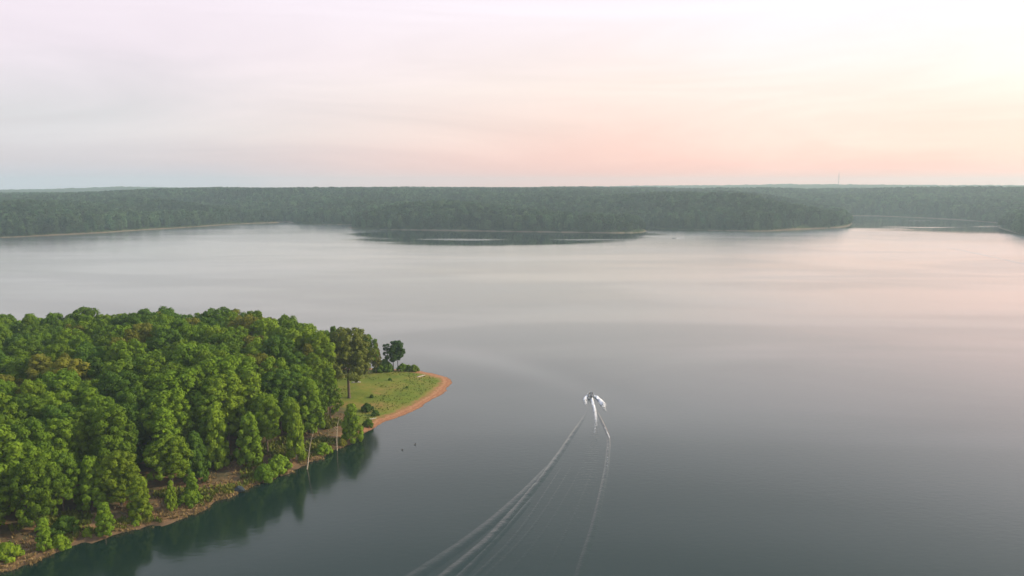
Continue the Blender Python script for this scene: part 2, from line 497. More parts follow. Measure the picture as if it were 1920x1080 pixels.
# a slick of smoother water that curves out from the point
sl = np.array([P(*q) for q in ((700, 655), (780, 658), (880, 668), (980, 690), (1050, 712), (1110, 738))])
c2, c1, c0 = np.polyfit(sl[:, 0], sl[:, 1], 2)
ps = N(t, 'ShaderNodeSeparateXYZ'); L(t, pos, ps.inputs[0])
yc = math_n(t, 'ADD', math_n(t, 'MULTIPLY', math_n(t, 'ADD', math_n(t, 'MULTIPLY', ps.outputs[0], float(c2)), float(c1)), ps.outputs[0]), float(c0))
dy = math_n(t, 'DIVIDE', math_n(t, 'SUBTRACT', ps.outputs[1], yc), 15.0)
gs = math_n(t, 'POWER', 2.718, math_n(t, 'MULTIPLY', math_n(t, 'MULTIPLY', dy, dy), -1.0))
ex_ = math_n(t, 'DIVIDE', math_n(t, 'SUBTRACT', ps.outputs[0], float(sl[2, 0] + 6)), 42.0)
ge = math_n(t, 'POWER', 2.718, math_n(t, 'MULTIPLY', math_n(t, 'MULTIPLY', ex_, ex_), -1.0))
slk = math_n(t, 'MULTIPLY', math_n(t, 'MULTIPLY', gs, ge), math_n(t, 'MULTIPLY', slick.outputs['Fac'], 0.26))
water_surface(t, out, rough.outputs[0], bp.outputs[0], math_n(t, 'ADD', rp.outputs[0], slk))

W = 4900.0
water = mesh_obj('lake_water', [(-W, -1400, 0), (W, -1400, 0), (W, 6100, 0), (-W, 6100, 0)], [(0, 1, 2, 3)], M['water'])
tag(water, 'calm grey-green lake water between the wooded shores', 'lake', kind='structure')
bed = mesh_obj('lake_bed', [(-W, -1400, -6), (W, -1400, -6), (W, 6100, -6), (-W, 6100, -6)], [(0, 1, 2, 3)], M['hill'])
tag(bed, 'lake bed under the water', 'lake bed', kind='structure')

# ---------------------------------------------------------------- the wooded peninsula
shore_px = [(-900, 1330), (-500, 1220), (-200, 1142), (-90, 1105), (0, 1074), (60, 1056), (110, 1036), (160, 1018), (210, 1004), (260, 993), (310, 981), (350, 968), (385, 955),
            (410, 940), (440, 926), (470, 914), (500, 902), (540, 886), (575, 873), (600, 858), (625, 845), (655, 829), (680, 816), (700, 806),
            (714, 793), (745, 784), (775, 771), (800, 757), (822, 744), (840, 730), (848, 717), (843, 709), (825, 702.5), (800, 697.5), (778, 694), (740, 691.5), (700, 690),
            (640, 689.5), (560, 688.5), (450, 687), (300, 682), (150, 677), (0, 672), (-200, 666), (-600, 655)]
near_poly = chaikin([P(*p) for p in shore_px] + [np.array((-420.0, 330.0)), np.array((-420.0, 60.0))], 2)
XPT = P(690, 790)                       # west of this the bank, east of it the open point
GX0, GX1, GY0, GY1, GS = -300.0, -4.0, 84.0, 312.0, 0.8


def point_mask(x, y):
    # the open grassy point lies right of a line that runs from the front bank to the back shore
    ax, ay = P(668, 815); bx, by = P(598, 708)
    s = (x - ax) * (by - ay) - (y - ay) * (bx - ax)
    s = s / math.hypot(bx - ax, by - ay)
    return smooth(-2.5, 3.5, s + 3 * fbm(x * .12, y * .12, 5, 2))


def shore_d(x, y):
    d = poly_sd(x, y, near_poly)
    return d + (1 - 0.65 * point_mask(x, y)) * (fbm(np.asarray(x) * .22, np.asarray(y) * .22, 11, 3) * 2.4 + fbm(np.asarray(x) * .9, np.asarray(y) * .9, 13, 2) * 0.9)


def ground_z(x, y, d=None, pm=None):
    x = np.asarray(x, float); y = np.asarray(y, float)
    d = shore_d(x, y) if d is None else d
    pm = point_mask(x, y) if pm is None else pm
    dd = np.maximum(d, 0)
    bank = 0.32 * smooth(0, 0.9, d) + 0.075 * np.minimum(dd, 45) + fbm(x * .3, y * .3, 21, 3) * 0.35 * smooth(0, 3, d)
    beach = 0.075 * np.minimum(dd, 8) + 0.06 * np.clip(dd - 8, 0, 30) + 0.03 * np.sin(dd * 3.1) * smooth(0, 1, d) * (1 - smooth(5, 8, d)) + fbm(x * .25, y * .25, 31, 3) * 0.3 * smooth(4, 9, d)
    z = bank * (1 - pm) + beach * pm
    return np.where(d < 0, np.maximum(-1.5, d * 0.5), z)


gx = np.arange(GX0, GX1, GS); gy = np.arange(GY0, GY1, GS)
XX, YY = np.meshgrid(gx, gy, indexing='ij')
SDv = shore_d(XX, YY); PMv = point_mask(XX, YY)
ZZ = ground_z(XX, YY, SDv, PMv)
f = grid_faces(len(gx), len(gy))
keep = (SDv.ravel()[f] > -3.0).any(1)
f = f[keep]
used = np.unique(f)
remap = -np.ones(XX.size, int); remap[used] = np.arange(len(used))
V = np.stack([XX.ravel(), YY.ravel(), ZZ.ravel()], -1)[used]
pen = mesh_obj('peninsula_ground', V, remap[f], M['soil'], smooth_shade=True, attrs={'shore': SDv.ravel()[used], 'point': PMv.ravel()[used]})
tag(pen, 'low red-soil peninsula with forest floor, grassy point and sandy beach', 'peninsula', kind='structure')

# ---------------------------------------------------------------- the far shore and its hills
far_px = [(-1500, 500), (-600, 462), (-200, 451), (0, 446), (100, 441.5), (180, 437.5), (250, 432.5), (330, 428), (400, 423), (440, 420.5), (480, 418.8), (528, 417.4),
          (538, 415.5), (545, 418.6), (570, 420.3), (610, 421.3), (650, 421.6), (664, 420.6), (672, 422.2), (656, 425.2), (654, 427.6), (668, 429.3), (700, 430.6), (760, 431.2), (850, 432.6), (950, 434.2),
          (1030, 435.2), (1100, 436.2), (1160, 437), (1198, 436.4), (1213, 434), (1206, 430), (1197, 426.5), (1204, 425), (1220, 426), (1236, 428.8), (1262, 430), (1300, 431), (1370, 433), (1430, 434.2), (1480, 431.6),
          (1540, 429), (1583, 426.4), (1597, 422), (1593, 412.5), (1580, 406.5), (1600, 404.2), (1660, 405.6), (1740, 409), (1810, 413), (1862, 417), (1880, 420.5), (1868, 425.5), (1888, 432), (1920, 441), (1990, 455), (2200, 480), (2600, 540)]
far_poly = chaikin([P(*p) for p in far_px], 1, closed=False)
far_poly = np.vstack([far_poly, [(9000, 2500), (13000, 13000), (-13000, 13000), (-9000, 2500)]])

az = np.radians(np.linspace(-47, 47, 560))
rad = np.concatenate([np.linspace(930, 2200, 210), np.geomspace(2212, 5950, 80)])
AZ, RD = np.meshgrid(az, rad, indexing='ij')
FX, FY = RD * np.sin(AZ), RD * np.cos(AZ)


def far_z(x, y, d=None):
    x = np.asarray(x, float); y = np.asarray(y, float)
    d = poly_sd(x, y, far_poly) if d is None else d
    dist = np.hypot(x, y)
    px = 960 + FPX * x / np.maximum(y, 1)
    hmax = np.interp(px, [-700, 0, 200, 310, 500, 900, 1200, 1500, 1900, 2600], [34, 34, 36, 46, 49, 50, 48, 49, 49, 48])
    dd = np.maximum(d, 0)
    h = hmax * (1 - np.exp(-dd / (235.0 + 150 * fbm(x / 240, y / 240, 44, 2))))
    h = h + fbm(x / 330, y / 330, 41, 3) * 30 * smooth(30, 400, dd)
    cap = np.interp(px, [-700, 0, 200, 310, 420, 1900], [31, 31, 34, 42, 46, 47]) + fbm(x / 260, y / 260, 47, 2) * 5
    h = np.where(h > cap - 10, cap - 10 * np.exp(-(h - cap + 10) / 10.0), h)
    # side valleys that part the headlands from the ridges behind them
    for pa, da, pb, db, wv, dep in ((1210, 1230, 760, 1650, 95, 26), (1600, 1420, 1180, 1830, 110, 22), (560, 1400, 330, 1750, 100, 18), (300, 1300, 60, 1600, 90, 14)):
        ax, ay, bx, by = (pa - 960) / FPX * da, da, (pb - 960) / FPX * db, db
        ex, ey = bx - ax, by - ay
        t_ = np.clip(((x - ax) * ex + (y - ay) * ey) / (ex * ex + ey * ey), 0, 1)
        q_ = np.hypot(x - ax - t_ * ex, y - ay - t_ * ey) / wv
        h = h - dep * (1 - 0.5 * t_) * np.exp(-q_ * q_) * smooth(5, 120, dd)
    h = np.maximum(h, 1.0) + 0.6 * smooth(0, 3, d)
    # distant ridge line
    ys = np.interp(px, [-400, 0, 120, 230, 300, 400, 600, 1000, 1100, 1250, 1430, 1560, 1700, 1850, 1920, 2300], [355, 354.6, 352.6, 350, 350.6, 351.5, 351, 350.6, 349.6, 348, 346, 345.6, 347, 347.5, 348.5, 349])
    ridge = CAM_H + (HORIZON - ys) * dist / FPX - 4 + fbm(x / 300, y / 300, 51, 3) * 7
    w = smooth(3700, 4800, dist) * (1 - 0.35 * smooth(5300, 5950, dist))
    valley = 1 - 0.35 * smooth(2600, 3400, dist) * (1 - smooth(3700, 4600, dist))
    h = h * valley * (1 - w) + ridge * w
    return np.where(d < 0, np.maximum(-4, d * 0.2), h)


FD = poly_sd(FX, FY, far_poly)
FZ = far_z(FX, FY, FD)
far_wob = fbm(FX / 14, FY / 14, 61, 3) * 9 * smooth(2600, 3600, RD)
f = grid_faces(len(az), len(rad))
keep = (FD.ravel()[f] > -15).any(1)
f = f[keep]
used = np.unique(f)
remap = -np.ones(FX.size, int); remap[used] = np.arange(len(used))
V = np.stack([FX.ravel(), FY.ravel(), (FZ + far_wob * (FD > 0)).ravel()], -1)[used]
hills = mesh_obj('far_hills', V, remap[f][:, ::-1].copy(), M['hill'], smooth_shade=True, attrs={'shore': FD.ravel()[used]})
tag(hills, 'low rolling hills beyond the lake', 'hills', kind='structure')


# ---------------------------------------------------------------- foliage builders
def lobes_for(kind, rs):
    """(centres, radii) of the foliage clumps, for a tree 20 m tall (shrubs: 3 m)"""
    C, Rr = [], []
    if kind == 'broad':
        z0, z1, rx, n, lr = rs.uniform(2.5, 6.5), 19.0, rs.uniform(4.5, 5.8), 72, (0.8, 1.55)
        prof = lambda t: math.sqrt(max(.06, 1 - ((t - .46) / .58) ** 2))
    elif kind == 'tall':
        z0, z1, rx, n, lr = rs.uniform(2.6, 4.0), 19.2, rs.uniform(3.2, 3.9), 64, (0.65, 1.25)
        prof = lambda t: (1 - t) ** 0.55 * (0.65 + 0.35 * min(1, t * 5)) + 0.12
    elif kind == 'pine':
        z0, z1, rx, n, lr = 6.4, 19.4, 6.6, 70, (0.8, 1.5)
        prof = lambda t: (math.sin(math.pi * (0.2 + 0.72 * t))) ** 0.7
    elif kind == 'open':
        z0, z1, rx, n, lr = 8.0, 19.2, 4.6, 30, (0.9, 1.7)
        prof = lambda t: math.sqrt(max(.1, 1 - ((t - .55) / .6) ** 2))
    elif kind == 'sapling':
        z0, z1, rx, n, lr = 1.6, 19.0, 5.2, 40, (1.1, 2.0)
        prof = lambda t: (1 - t) ** 0.6 * (0.75 + 0.25 * min(1, t * 4)) + 0.10
    else:  # shrub, in a 20 unit frame
        z0, z1, rx, n, lr = 3.0, 16.0, 11.0, 24, (3.0, 4.6)
        prof = lambda t: (math.cos(math.pi * 0.5 * t)) ** 0.7
    ph = rs.uniform(0, 6.28)
    el = rs.uniform(0.85, 1.15)
    for k in range(n):
        t = (k + rs.uniform(0.1, 0.9)) / n
        a = ph + k * 2.39996 + rs.uniform(-.35, .35)
        r = rx * prof(t) * rs.uniform(0.62, 0.98) * (1 + 0.22 * math.sin(2 * a + ph) + 0.12 * math.sin(3 * a))
        rr = rs.uniform(*lr)
        if r > rx * .25:
            pass
        C.append((r * math.cos(a) * el, r * math.sin(a) / el, z0 + (z1 - z0) * t - rr * 0.35))
        Rr.append(rr)
    return np.array(C), np.array(Rr), z0, z1


def crown_arrays(kind, seed, per, size, core=True):
    rs = random.Random(seed); nr = np.random.RandomState(seed)
    C, Rr, z0, z1 = lobes_for(kind, rs)
    mid = np.array((0, 0, z0 + (z1 - z0) * 0.38))
    Ps, Ns, Ss, Ts = [], [], [], []
    for c, r in zip(C, Rr):
        n = int(per * (r / Rr.mean()) ** 2)
        d = nr.normal(size=(n * 2, 3)); d /= np.linalg.norm(d, axis=1)[:, None]
        o = c - mid; o = o / (np.linalg.norm(o) + 1e-6)
        o = o + np.array((0, 0, 0.5)); o /= np.linalg.norm(o)
        d = d[np.argsort(-(d @ o) + nr.normal(size=n * 2) * 0.35)[:n]]
        rad_ = r * (1 - 0.45 * nr.rand(n) ** 2.2)[:, None]
        wob = 1 + 0.18 * np.sin(d[:, :1] * 5 + seed) * np.cos(d[:, 1:2] * 4 + c[0])
        Ps.append(c + d * rad_ * wob * np.array((1, 1, 0.85)))
        nn = d + nr.normal(size=(n, 3)) * 0.3
        Ns.append(nn / np.linalg.norm(nn, axis=1)[:, None])
        Ss.append(size * nr.uniform(0.65, 1.25, n))
        Ts.append(np.clip(nr.normal(0.5 + (rs.random() - 0.5) * 0.5, 0.22, n), 0, 1))
    Pp, Nn, S, T = map(np.concatenate, (Ps, Ns, Ss, Ts))
    if core:   # sparse inner leaves that close the crown
        n = int(len(Pp) * 0.12)
        i = nr.randint(0, len(C), n)
        pp = mid + (C[i] - mid) * nr.uniform(0.2, 0.85, (n, 1)) + nr.normal(size=(n, 3)) * 0.6
        nn = nr.normal(size=(n, 3)); nn /= np.linalg.norm(nn, axis=1)[:, None]
        Pp = np.vstack([Pp, pp]); Nn = np.vstack([Nn, nn])
        S = np.concatenate([S, np.full(n, size * 2.2)]); T = np.concatenate([T, nr.rand(n)])
    n = len(Pp)
    h = nr.normal(size=(n, 3))
    u = np.cross(Nn, h); u /= np.linalg.norm(u, axis=1)[:, None] + 1e-9
    v = np.cross(Nn, u)
    s = S[:, None]
    asp = nr.uniform(0.7, 1.1, (n, 1))
    k = nr.uniform(-.25, .25, (n, 1))
    q = np.stack([Pp - u * s, Pp - v * s * asp + u * s * k + Nn * s * .18, Pp + u * s, Pp + v * s * asp - u * s * k + Nn * s * .18], 1)
    return q.reshape(-1, 3), np.arange(n * 4).reshape(n, 4), np.repeat(T, 4)


def tube(pts, radii, sides=7):
    V, F = [], []
    pts = [Vector(p) for p in pts]
    for i, p in enumerate(pts):
        d = (pts[min(i + 1, len(pts) - 1)] - pts[max(i - 1, 0)]).normalized()
        a = d.orthogonal().normalized() if abs(d.z) < 0.9 else Vector((1, 0, 0)).cross(d).normalized()
        b_ = d.cross(a)
        for k in range(sides):
            th = 2 * math.pi * k / sides
            V.append(p + (a * math.cos(th) + b_ * math.sin(th)) * radii[i])
    for i in range(len(pts) - 1):
        for k in range(sides):
            F.append((i * sides + k, i * sides + (k + 1) % sides, (i + 1) * sides + (k + 1) % sides, (i + 1) * sides + k))
    F.append(tuple(range(sides))[::-1])
    F.append(tuple((len(pts) - 1) * sides + k for k in range(sides)))
    return V, F


def join_parts(parts):
    V, F = [], []
    for v, f_ in parts:
        o = len(V)
        V += [tuple(x) for x in v]
        F += [tuple(i + o for i in q) for q in f_]
    return V, F


def trunk_arrays(kind, seed):
    rs = random.Random(seed + 500)
    top, r0, nl = {'broad': (14.5, .34, 7), 'tall': (16.5, .3, 6), 'pine': (17.5, .4, 9), 'open': (17, .28, 8), 'sapling': (15, .42, 6)}.get(kind, (9, .9, 6))
    bx, by = rs.uniform(-.5, .5), rs.uniform(-.5, .5)
    cz = [-.8, 0.15, 1.0, top * .3, top * .6, top * .85, top]
    cen = lambda z: (bx * (z / top) ** 2 * 1.2, by * (z / top) * 1.2 + .2 * math.sin(z * .4), z)
    parts = [tube([cen(max(z, 0)) if z > 0 else (0, 0, z) for z in cz], [r0 * 1.55, r0 * 1.3, r0, r0 * .82, r0 * .6, r0 * .36, r0 * .14])]
    for k in range(nl):
        z = top * rs.uniform(.42, .9)
        a = k * 2.4 + rs.uniform(-.4, .4)
        ln = rs.uniform(2.2, 4.2) * (1.15 - z / top * .5) * (1.3 if kind == 'pine' else 1)
        p0 = Vector(cen(z))
        d = Vector((math.cos(a), math.sin(a), rs.uniform(.25, .7)))
        parts.append(tube([p0, p0 + d * ln * .5, p0 + d * ln + Vector((0, 0, ln * .15))], [r0 * .3, r0 * .2, r0 * .07], 5))
    return join_parts(parts)


VAR = {}
for kind, nvar, per, size in (('broad', 6, 115, .25), ('tall', 5, 105, .23), ('pine', 1, 120, .27), ('open', 2, 130, .33), ('sapling', 3, 130, .42), ('shrub', 3, 110, 1.0)):
    VAR[kind] = []
    for i in range(nvar):
        sd_ = 100 * len(VAR) + i * 7 + 3
        v, f_, tint = crown_arrays(kind, sd_, per, size)
        co = mesh_obj('crown', v, f_, None, link=False, attrs={'tint': tint})
        co.data.materials.append(M['leaf_green'])
        tv, tf = trunk_arrays(kind, sd_)
        to = mesh_obj('trunk', tv, tf, M['bark'], link=False, smooth_shade=True)
        VAR[kind].append((co, to))

TREES = []       # (root, info)


def plant(name, kind, x, y, h, leaf, bark='bark', sxy=1.0, var=None, rz=None, lean=(0, 0), z=None):
    co, to = VAR[kind][var if var is not None else rng.randrange(len(VAR[kind]))]
    z = float(ground_z(np.array([x]), np.array([y]))[0]) if z is None else z
    s = h / 20.0
    root = empty(name, (x, y, z - 0.05), rng.uniform(0, 6.28) if rz is None else rz, (s * sxy, s * sxy, s))
    root.rotation_euler.x, root.rotation_euler.y = lean
    t_ = to.copy(); c_ = co.copy()
    for o_, mm, nm in ((t_, M[bark], 'trunk'), (c_, M[leaf], 'crown' if kind != 'shrub' else 'foliage')):
        o_.name = nm
        col.objects.link(o_)
        o_.parent = root
        o_.material_slots[0].link = 'OBJECT'
        o_.material_slots[0].material = mm
    return root


# ---- single trees and shrubs that can be picked out in the photograph
SINGLES = []


def single(px, py, h, kind, leaf, label, name, cat='tree', bark='bark', sxy=1.0, var=None, lean=(0, 0), group=None, rz=None):
    x, y = P(px, py, 1.0)
    for _ in range(3):
        z = float(ground_z(np.array([x]), np.array([y]))[0])
        x, y = P(px, py, z)
    r_ = plant(name, kind, x, y, h, leaf, bark, sxy, var, rz, lean, z)
    tag(r_, label, cat, group)
    SINGLES.append((x, y, 4.0 * h / 20 * sxy if kind != 'shrub' else 0.8))
    return r_


single(655, 746, 23.5, 'pine', 'leaf_pine', 'tall olive-brown tree standing alone with bare trunk at the edge of the grassy point', 'lone_tree', bark='bark', sxy=1.02, rz=0.6)
single(738, 696, 11.8, 'open', 'leaf_dark', 'dark slender tree with clumped crown, left one of the pair at the point', 'point_tree', bark='bark_dark', var=0, group='pair of small trees on the point', sxy=1.15, rz=0.3)
single(746.5, 694.5, 11.9, 'open', 'leaf_dark', 'dark slender tree with feathery crown, right one of the pair at the point', 'point_tree', bark='bark_dark', var=1, group='pair of small trees on the point', sxy=1.05, rz=2.0)
for px, py, h, lf, lb in ((776, 696, 3.0, 'leaf_yellow', 'light green shrub nearest the sandy tip behind the point meadow'),
                          (766, 695.5, 2.8, 'leaf_green', 'green shrub between the tip shrub and the pair of dark trees'),
                          (755, 695.5, 3.4, 'leaf_green', 'mid green shrub right beside the pair of dark point trees'),
                          (729, 696, 4.0, 'leaf_deep', 'thin dark green shrub left of the pair of point trees'),
                          (722, 696.5, 5.6, 'leaf_deep', 'thin airy sapling shrub between the back shore row and the point pair'),
                          (713, 697, 5.0, 'leaf_green', 'leafy green shrub at the right foot of the back shore row'),
                          (731, 713, 1.1, 'leaf_deep', 'low dark shrub patch in the middle of the grassy point'),
                          (763, 727.5, 0.9, 'leaf_green', 'low green shrub near the beach side of the grassy point'),
                          (697, 745, 1.2, 'leaf_deep', 'low dark green scrub right of the lone tree trunk'),
                          (688, 771, 3.0, 'leaf_deep', 'round dark green shrub above the left end of the red beach'),
                          (704, 779, 2.0, 'leaf_deep', 'small dark shrub at the left end of the red beach'),
                          (691, 799, 2.6, 'leaf_green', 'green shrub on the bank below the left end of the beach'),
                          (607, 850, 3.4, 'leaf_yellow', 'low yellow-green scrub at the water right of the leaning pale trunk'),
                          (641, 835, 2.2, 'leaf_olive', 'low olive scrub between two pale trunks on the bank'),
                          (495, 899, 4.6, 'leaf_green', 'green bushy shrub on the bank left of the leaning pale trunk'),
                          (523, 884, 5.0, 'leaf_yellow', 'yellow-green shrub just left of the leaning pale trunk'),
                          (357, 945, 3.6, 'leaf_green', 'dark green round shrub on the bank left of the blue-grey boulder'),
                          (163, 1004, 1.9, 'leaf_yellow', 'very small light green bush near the water, left of the conical sapling'),
                          (255, 985, 1.4, 'leaf_yellow', 'tiny yellow-green bush on the bank right of the conical sapling'),
                          (122, 1000, 4.2, 'leaf_deep', 'dull dark green bush in the shade of the front trees at lower left'),
                          (112, 1032, 3.8, 'leaf_yellow', 'yellow-green bush beside the water at lower left'),
                          (14, 1050, 4.0, 'leaf_yellow', 'light green bush at the lower left corner of the picture')):
    single(px, py, h, 'shrub', lf, lb, 'shrub', 'shrub', group='shrubs along the bank and the point', sxy=rng.uniform(.8, 1.1))
for px, py, h, sx, lf, lb in ((197, 1002, 7.2, .95, 'leaf_green', 'conical green sapling by the water at the lower left bank'),
                              (264, 973, 9.6, 1.05, 'leaf_yellow', 'broad bright green young tree on the bank right of the conical sapling'),
                              (322, 957, 7.0, .62, 'leaf_yellow', 'narrow upright pale green sapling on the open bank'),
                              (362, 934, 6.2, .9, 'leaf_yellow', 'short yellow-green young tree beside the narrow upright sapling'),
                              (84, 1030, 6.6, .9, 'leaf_yellow', 'light green young tree nearest the water in the lower left corner'),
                              (660, 829, 11.5, .88, 'leaf_yellow', 'bright yellow-green young tree at the water below the lone tree'),
                              (556, 862, 15.5, .62, 'leaf_yellow', 'tall slim yellow-green tree on the bank behind the leaning pale trunk')):
    single(px, py, h, 'sapling', lf, lb, 'young_tree', 'tree', bark='bark_pale', sxy=sx, group='young trees along the bank')
for px, py, h, lf, v_, lb in ((612, 703, 17.5, 'leaf_green', 'broad', 'green tree at the back shore left of the lone tree'),
                              (628, 700, 18.5, 'leaf_green', 'tall', 'bright green tree on the back shore with its top above the lone tree'),
                              (672, 701, 17.0, 'leaf_deep', 'tall', 'deep green tree behind the lone tree on the back shore'),
                              (690, 700, 15.5, 'leaf_green', 'broad', 'green rounded tree on the back shore right of the lone tree'),
                              (706, 699, 12.0, 'leaf_olive', 'tall', 'olive tree at the right end of the back shore row'),
                              (645, 699, 16.0, 'leaf_deep', 'broad', 'dark green tree half hidden behind the lone tree')):
    single(px, py, h, v_, lf, lb, 'shore_tree', 'tree', group='trees along the back shore', sxy=.8)

# ---- the closed forest
forest_px = [(-230, 1105), (-60, 1052), (40, 1017), (130, 985), (230, 962), (310, 938), (390, 906), (450, 892), (510, 868), (560, 846), (605, 822), (632, 806), (606, 770), (592, 742), (584, 716),
             (588, 703), (584, 694.5), (450, 690), (300, 685.5), (150, 680), (0, 676), (-200, 670), (-300, 668)]
forest_poly = np.array([P(*p) for p in forest_px])
pts = [(a, b_, r_) for a, b_, r_ in SINGLES]
forest = []
fx0, fy0 = forest_poly.min(0); fx1, fy1 = forest_poly.max(0)
tries = 0
frs = np.random.RandomState(12)
cand = np.stack([frs.uniform(fx0, fx1, 60000), frs.uniform(fy0, fy1, 60000)], -1)
csd = poly_sd(cand[:, 0], cand[:, 1], forest_poly)
cpx = 960 + FPX * cand[:, 0] / (cand[:, 1] * CP + CAM_H * SP)
cand = cand[(csd > 0) & (cpx > -110)]
for x, y in cand:
    rr = 2.85
    if all((x - a) ** 2 + (y - b_) ** 2 > (rr + r_ * .8) ** 2 for a, b_, r_ in pts):
        pts.append((x, y, rr * 1.0)); forest.append((x, y))
    if len(forest) >= 285:
        break
forest = np.array(forest)
fdist = poly_sd(forest[:, 0], forest[:, 1], forest_poly)
fsh = shore_d(forest[:, 0], forest[:, 1])
# rows counted back from the front bank: distance to the front line of the forest
front_line = chaikin([P(*p) for p in forest_px[:12]], 1, closed=False)
def line_d(x, y, ln):
    best = 1e9
    for (ax, ay), (bx, by) in zip(ln[:-1], ln[1:]):
        ex, ey = bx - ax, by - ay
        t_ = max(0, min(1, ((x - ax) * ex + (y - ay) * ey) / (ex * ex + ey * ey)))
        best = min(best, math.hypot(x - ax - t_ * ex, y - ay - t_ * ey))
    return best
_o = 'first second third fourth fifth sixth seventh eighth ninth tenth eleventh twelfth thirteenth fourteenth fifteenth sixteenth seventeenth eighteenth nineteenth twentieth'.split()
_o += ['twenty-' + q for q in _o[:9]] + ['thirtieth'] + ['thirty-' + q for q in _o[:9]]
ROW = ['front row on the bank'] + [q + ' row behind the bank' for q in _o[1:]]
ORD = ['leftmost'] + _o[1:]
LEAFW = {'leaf_green': 'mid green', 'leaf_deep': 'deep green', 'leaf_yellow': 'yellow-green', 'leaf_olive': 'olive-brown'}
recs = []
for i, (x, y) in enumerate(forest):
    row = int(min(18, line_d(x, y, front_line) // 7.5))
    u = rng.random()
    ol = float(fbm(np.array([x / 30]), np.array([y / 30]), 77, 2)[0])
    if row <= 1:
        leaf = 'leaf_yellow' if u < .36 else ('leaf_green' if u < .9 else 'leaf_deep')
    elif row <= 8:
        leaf = 'leaf_olive' if (u < .17 or (ol > .12 and u < .5)) else ('leaf_green' if u < .68 else ('leaf_deep' if u < .9 else 'leaf_yellow'))
    else:
        leaf = 'leaf_green' if u < .6 else ('leaf_deep' if u < .82 else ('leaf_olive' if u < .92 else 'leaf_yellow'))
    kind = 'broad' if rng.random() < (.72 if row == 0 else .8) else 'tall'
    if row == 0 and rng.random() < .4:
        kind = 'sapling'
    h = rng.uniform(18.5, 24.5)
    if row == 0:
        h = rng.uniform(12, 17)
    elif row == 1:
        h = rng.uniform(17, 21.5)
    px0 = 960 + FPX * x / (y * CP + CAM_H * SP)
    if row > 3:
        h *= float(np.interp(px0, [-100, 60, 250, 400, 520, 600], [.84, .88, 1.0, 1.02, .98, .9]))
    sxy = rng.uniform(.8, 1.2)
    recs.append(dict(x=x, y=y, row=row, leaf=leaf, kind=kind, h=h, sxy=sxy, px=px0))
groups = {}
for r_ in recs:
    groups.setdefault((r_['row'], r_['leaf'], r_['kind']), []).append(r_)
for (row, leaf, kind), lst in groups.items():
    lst.sort(key=lambda q: q['px'])
    for k, q in enumerate(lst):
        w = {'broad': 'round-crowned', 'tall': 'narrow-crowned', 'sapling': 'low-branched'}[kind]
        o_ = 'only one' if len(lst) == 1 else (ORD[k] if k == 0 else ORD[k] + ' from left')
        lab = f"{LEAFW[leaf]} {w} forest tree, {ROW[row]}, {o_} of its look"
        rt = plant('forest_tree', kind, q['x'], q['y'], q['h'], leaf, 'bark' if rng.random() < .94 else 'bark_pale', q['sxy'] * {'tall': 1.05, 'broad': .97, 'sapling': .8}[kind])
        tag(rt, lab, 'tree', 'trees of the forest on the peninsula')
print('forest trees', len(recs), 'rows', max(q['row'] for q in recs))


# ---- bare pale trunks on the bank
def snag(px, py, length, lean_x, label, r0=.2, nb=6, seed=1):
    x, y = P(px, py, .6)
    z = float(ground_z(np.array([x]), np.array([y]))[0])
    rs = random.Random(seed)
    root = empty('bare_trunk_tree', (x, y, z - .1))
    top = Vector((lean_x, .6, length))
    cen = lambda t_: top * t_ + Vector((.12 * math.sin(t_ * 6 + seed), .1 * math.cos(t_ * 5), 0))
    v, f_ = tube([cen(k / 7) for k in range(8)], [r0 * (1.15 - .95 * k / 7) for k in range(8)], 8)
    mesh_obj('trunk', v, f_, M['bark_pale'], root, True)
    for k in range(nb):
        t_ = rs.uniform(.4, .95); a = rs.uniform(0, 6.28); ln = rs.uniform(.8, 2.0)
        p0 = cen(t_); d = Vector((math.cos(a), math.sin(a), .5))
        v, f_ = tube([p0, p0 + d * ln * .5, p0 + d * ln + Vector((0, 0, .2))], [r0 * .32, r0 * .22, r0 * .08], 5)
        mesh_obj('branch', v, f_, M['bark_pale'], root, True)
    tag(root, label, 'dead tree', 'bare pale trunks on the bank')


snag(573, 876, 10.5, 2.0, 'pale bare trunk leaning right over the water on the bank', .17, 5, 1)
snag(631, 841, 9.5, .5, 'pale upright bare trunk on the bank below the lone tree', .14, 6, 2)
snag(545, 866, 6.0, .1, 'thin pale upright trunk on the bank left of the leaning one', .12, 4, 3)


# ---- boulder, driftwood, stubs in the water
def lumpy(name, loc, size, mat, seed, label, cat, group=None):
    bm = bmesh.new()
    bmesh.ops.create_icosphere(bm, subdivisions=3, radius=1.0)
    rs = random.Random(seed)
    o1, o2, o3 = (rs.uniform(0, 9) for _ in range(3))
    for v in bm.verts:
        c = v.co
        k = 1 + .18 * math.sin(3 * c.x + o1) * math.cos(2.5 * c.y + o2) + .10 * math.sin(6 * c.z + o3 + 4 * c.x)
        v.co = Vector((c.x * size[0] * k, c.y * size[1] * k, max(-.25, c.z) * size[2] * k))
    me = bpy.data.meshes.new(name); bm.to_mesh(me); bm.free()
    me.materials.append(mat)
    o_ = bpy.data.objects.new(name, me); col.objects.link(o_)
    o_.location = loc
    tag(o_, label, cat, group)
    return o_


def on_ground(px, py, dz=0.0):
    x, y = P(px, py, .5)
    for _ in range(2):
        z = float(ground_z(np.array([x]), np.array([y]))[0])
        x, y = P(px, py, max(z, 0))
    return (x, y, max(z, 0) + dz)


lumpy('boulder', on_ground(449, 919, .1), (1.25, .9, .75), M['rock'], 3, 'dark blue-grey boulder lying on the red bank by the water', 'boulder')


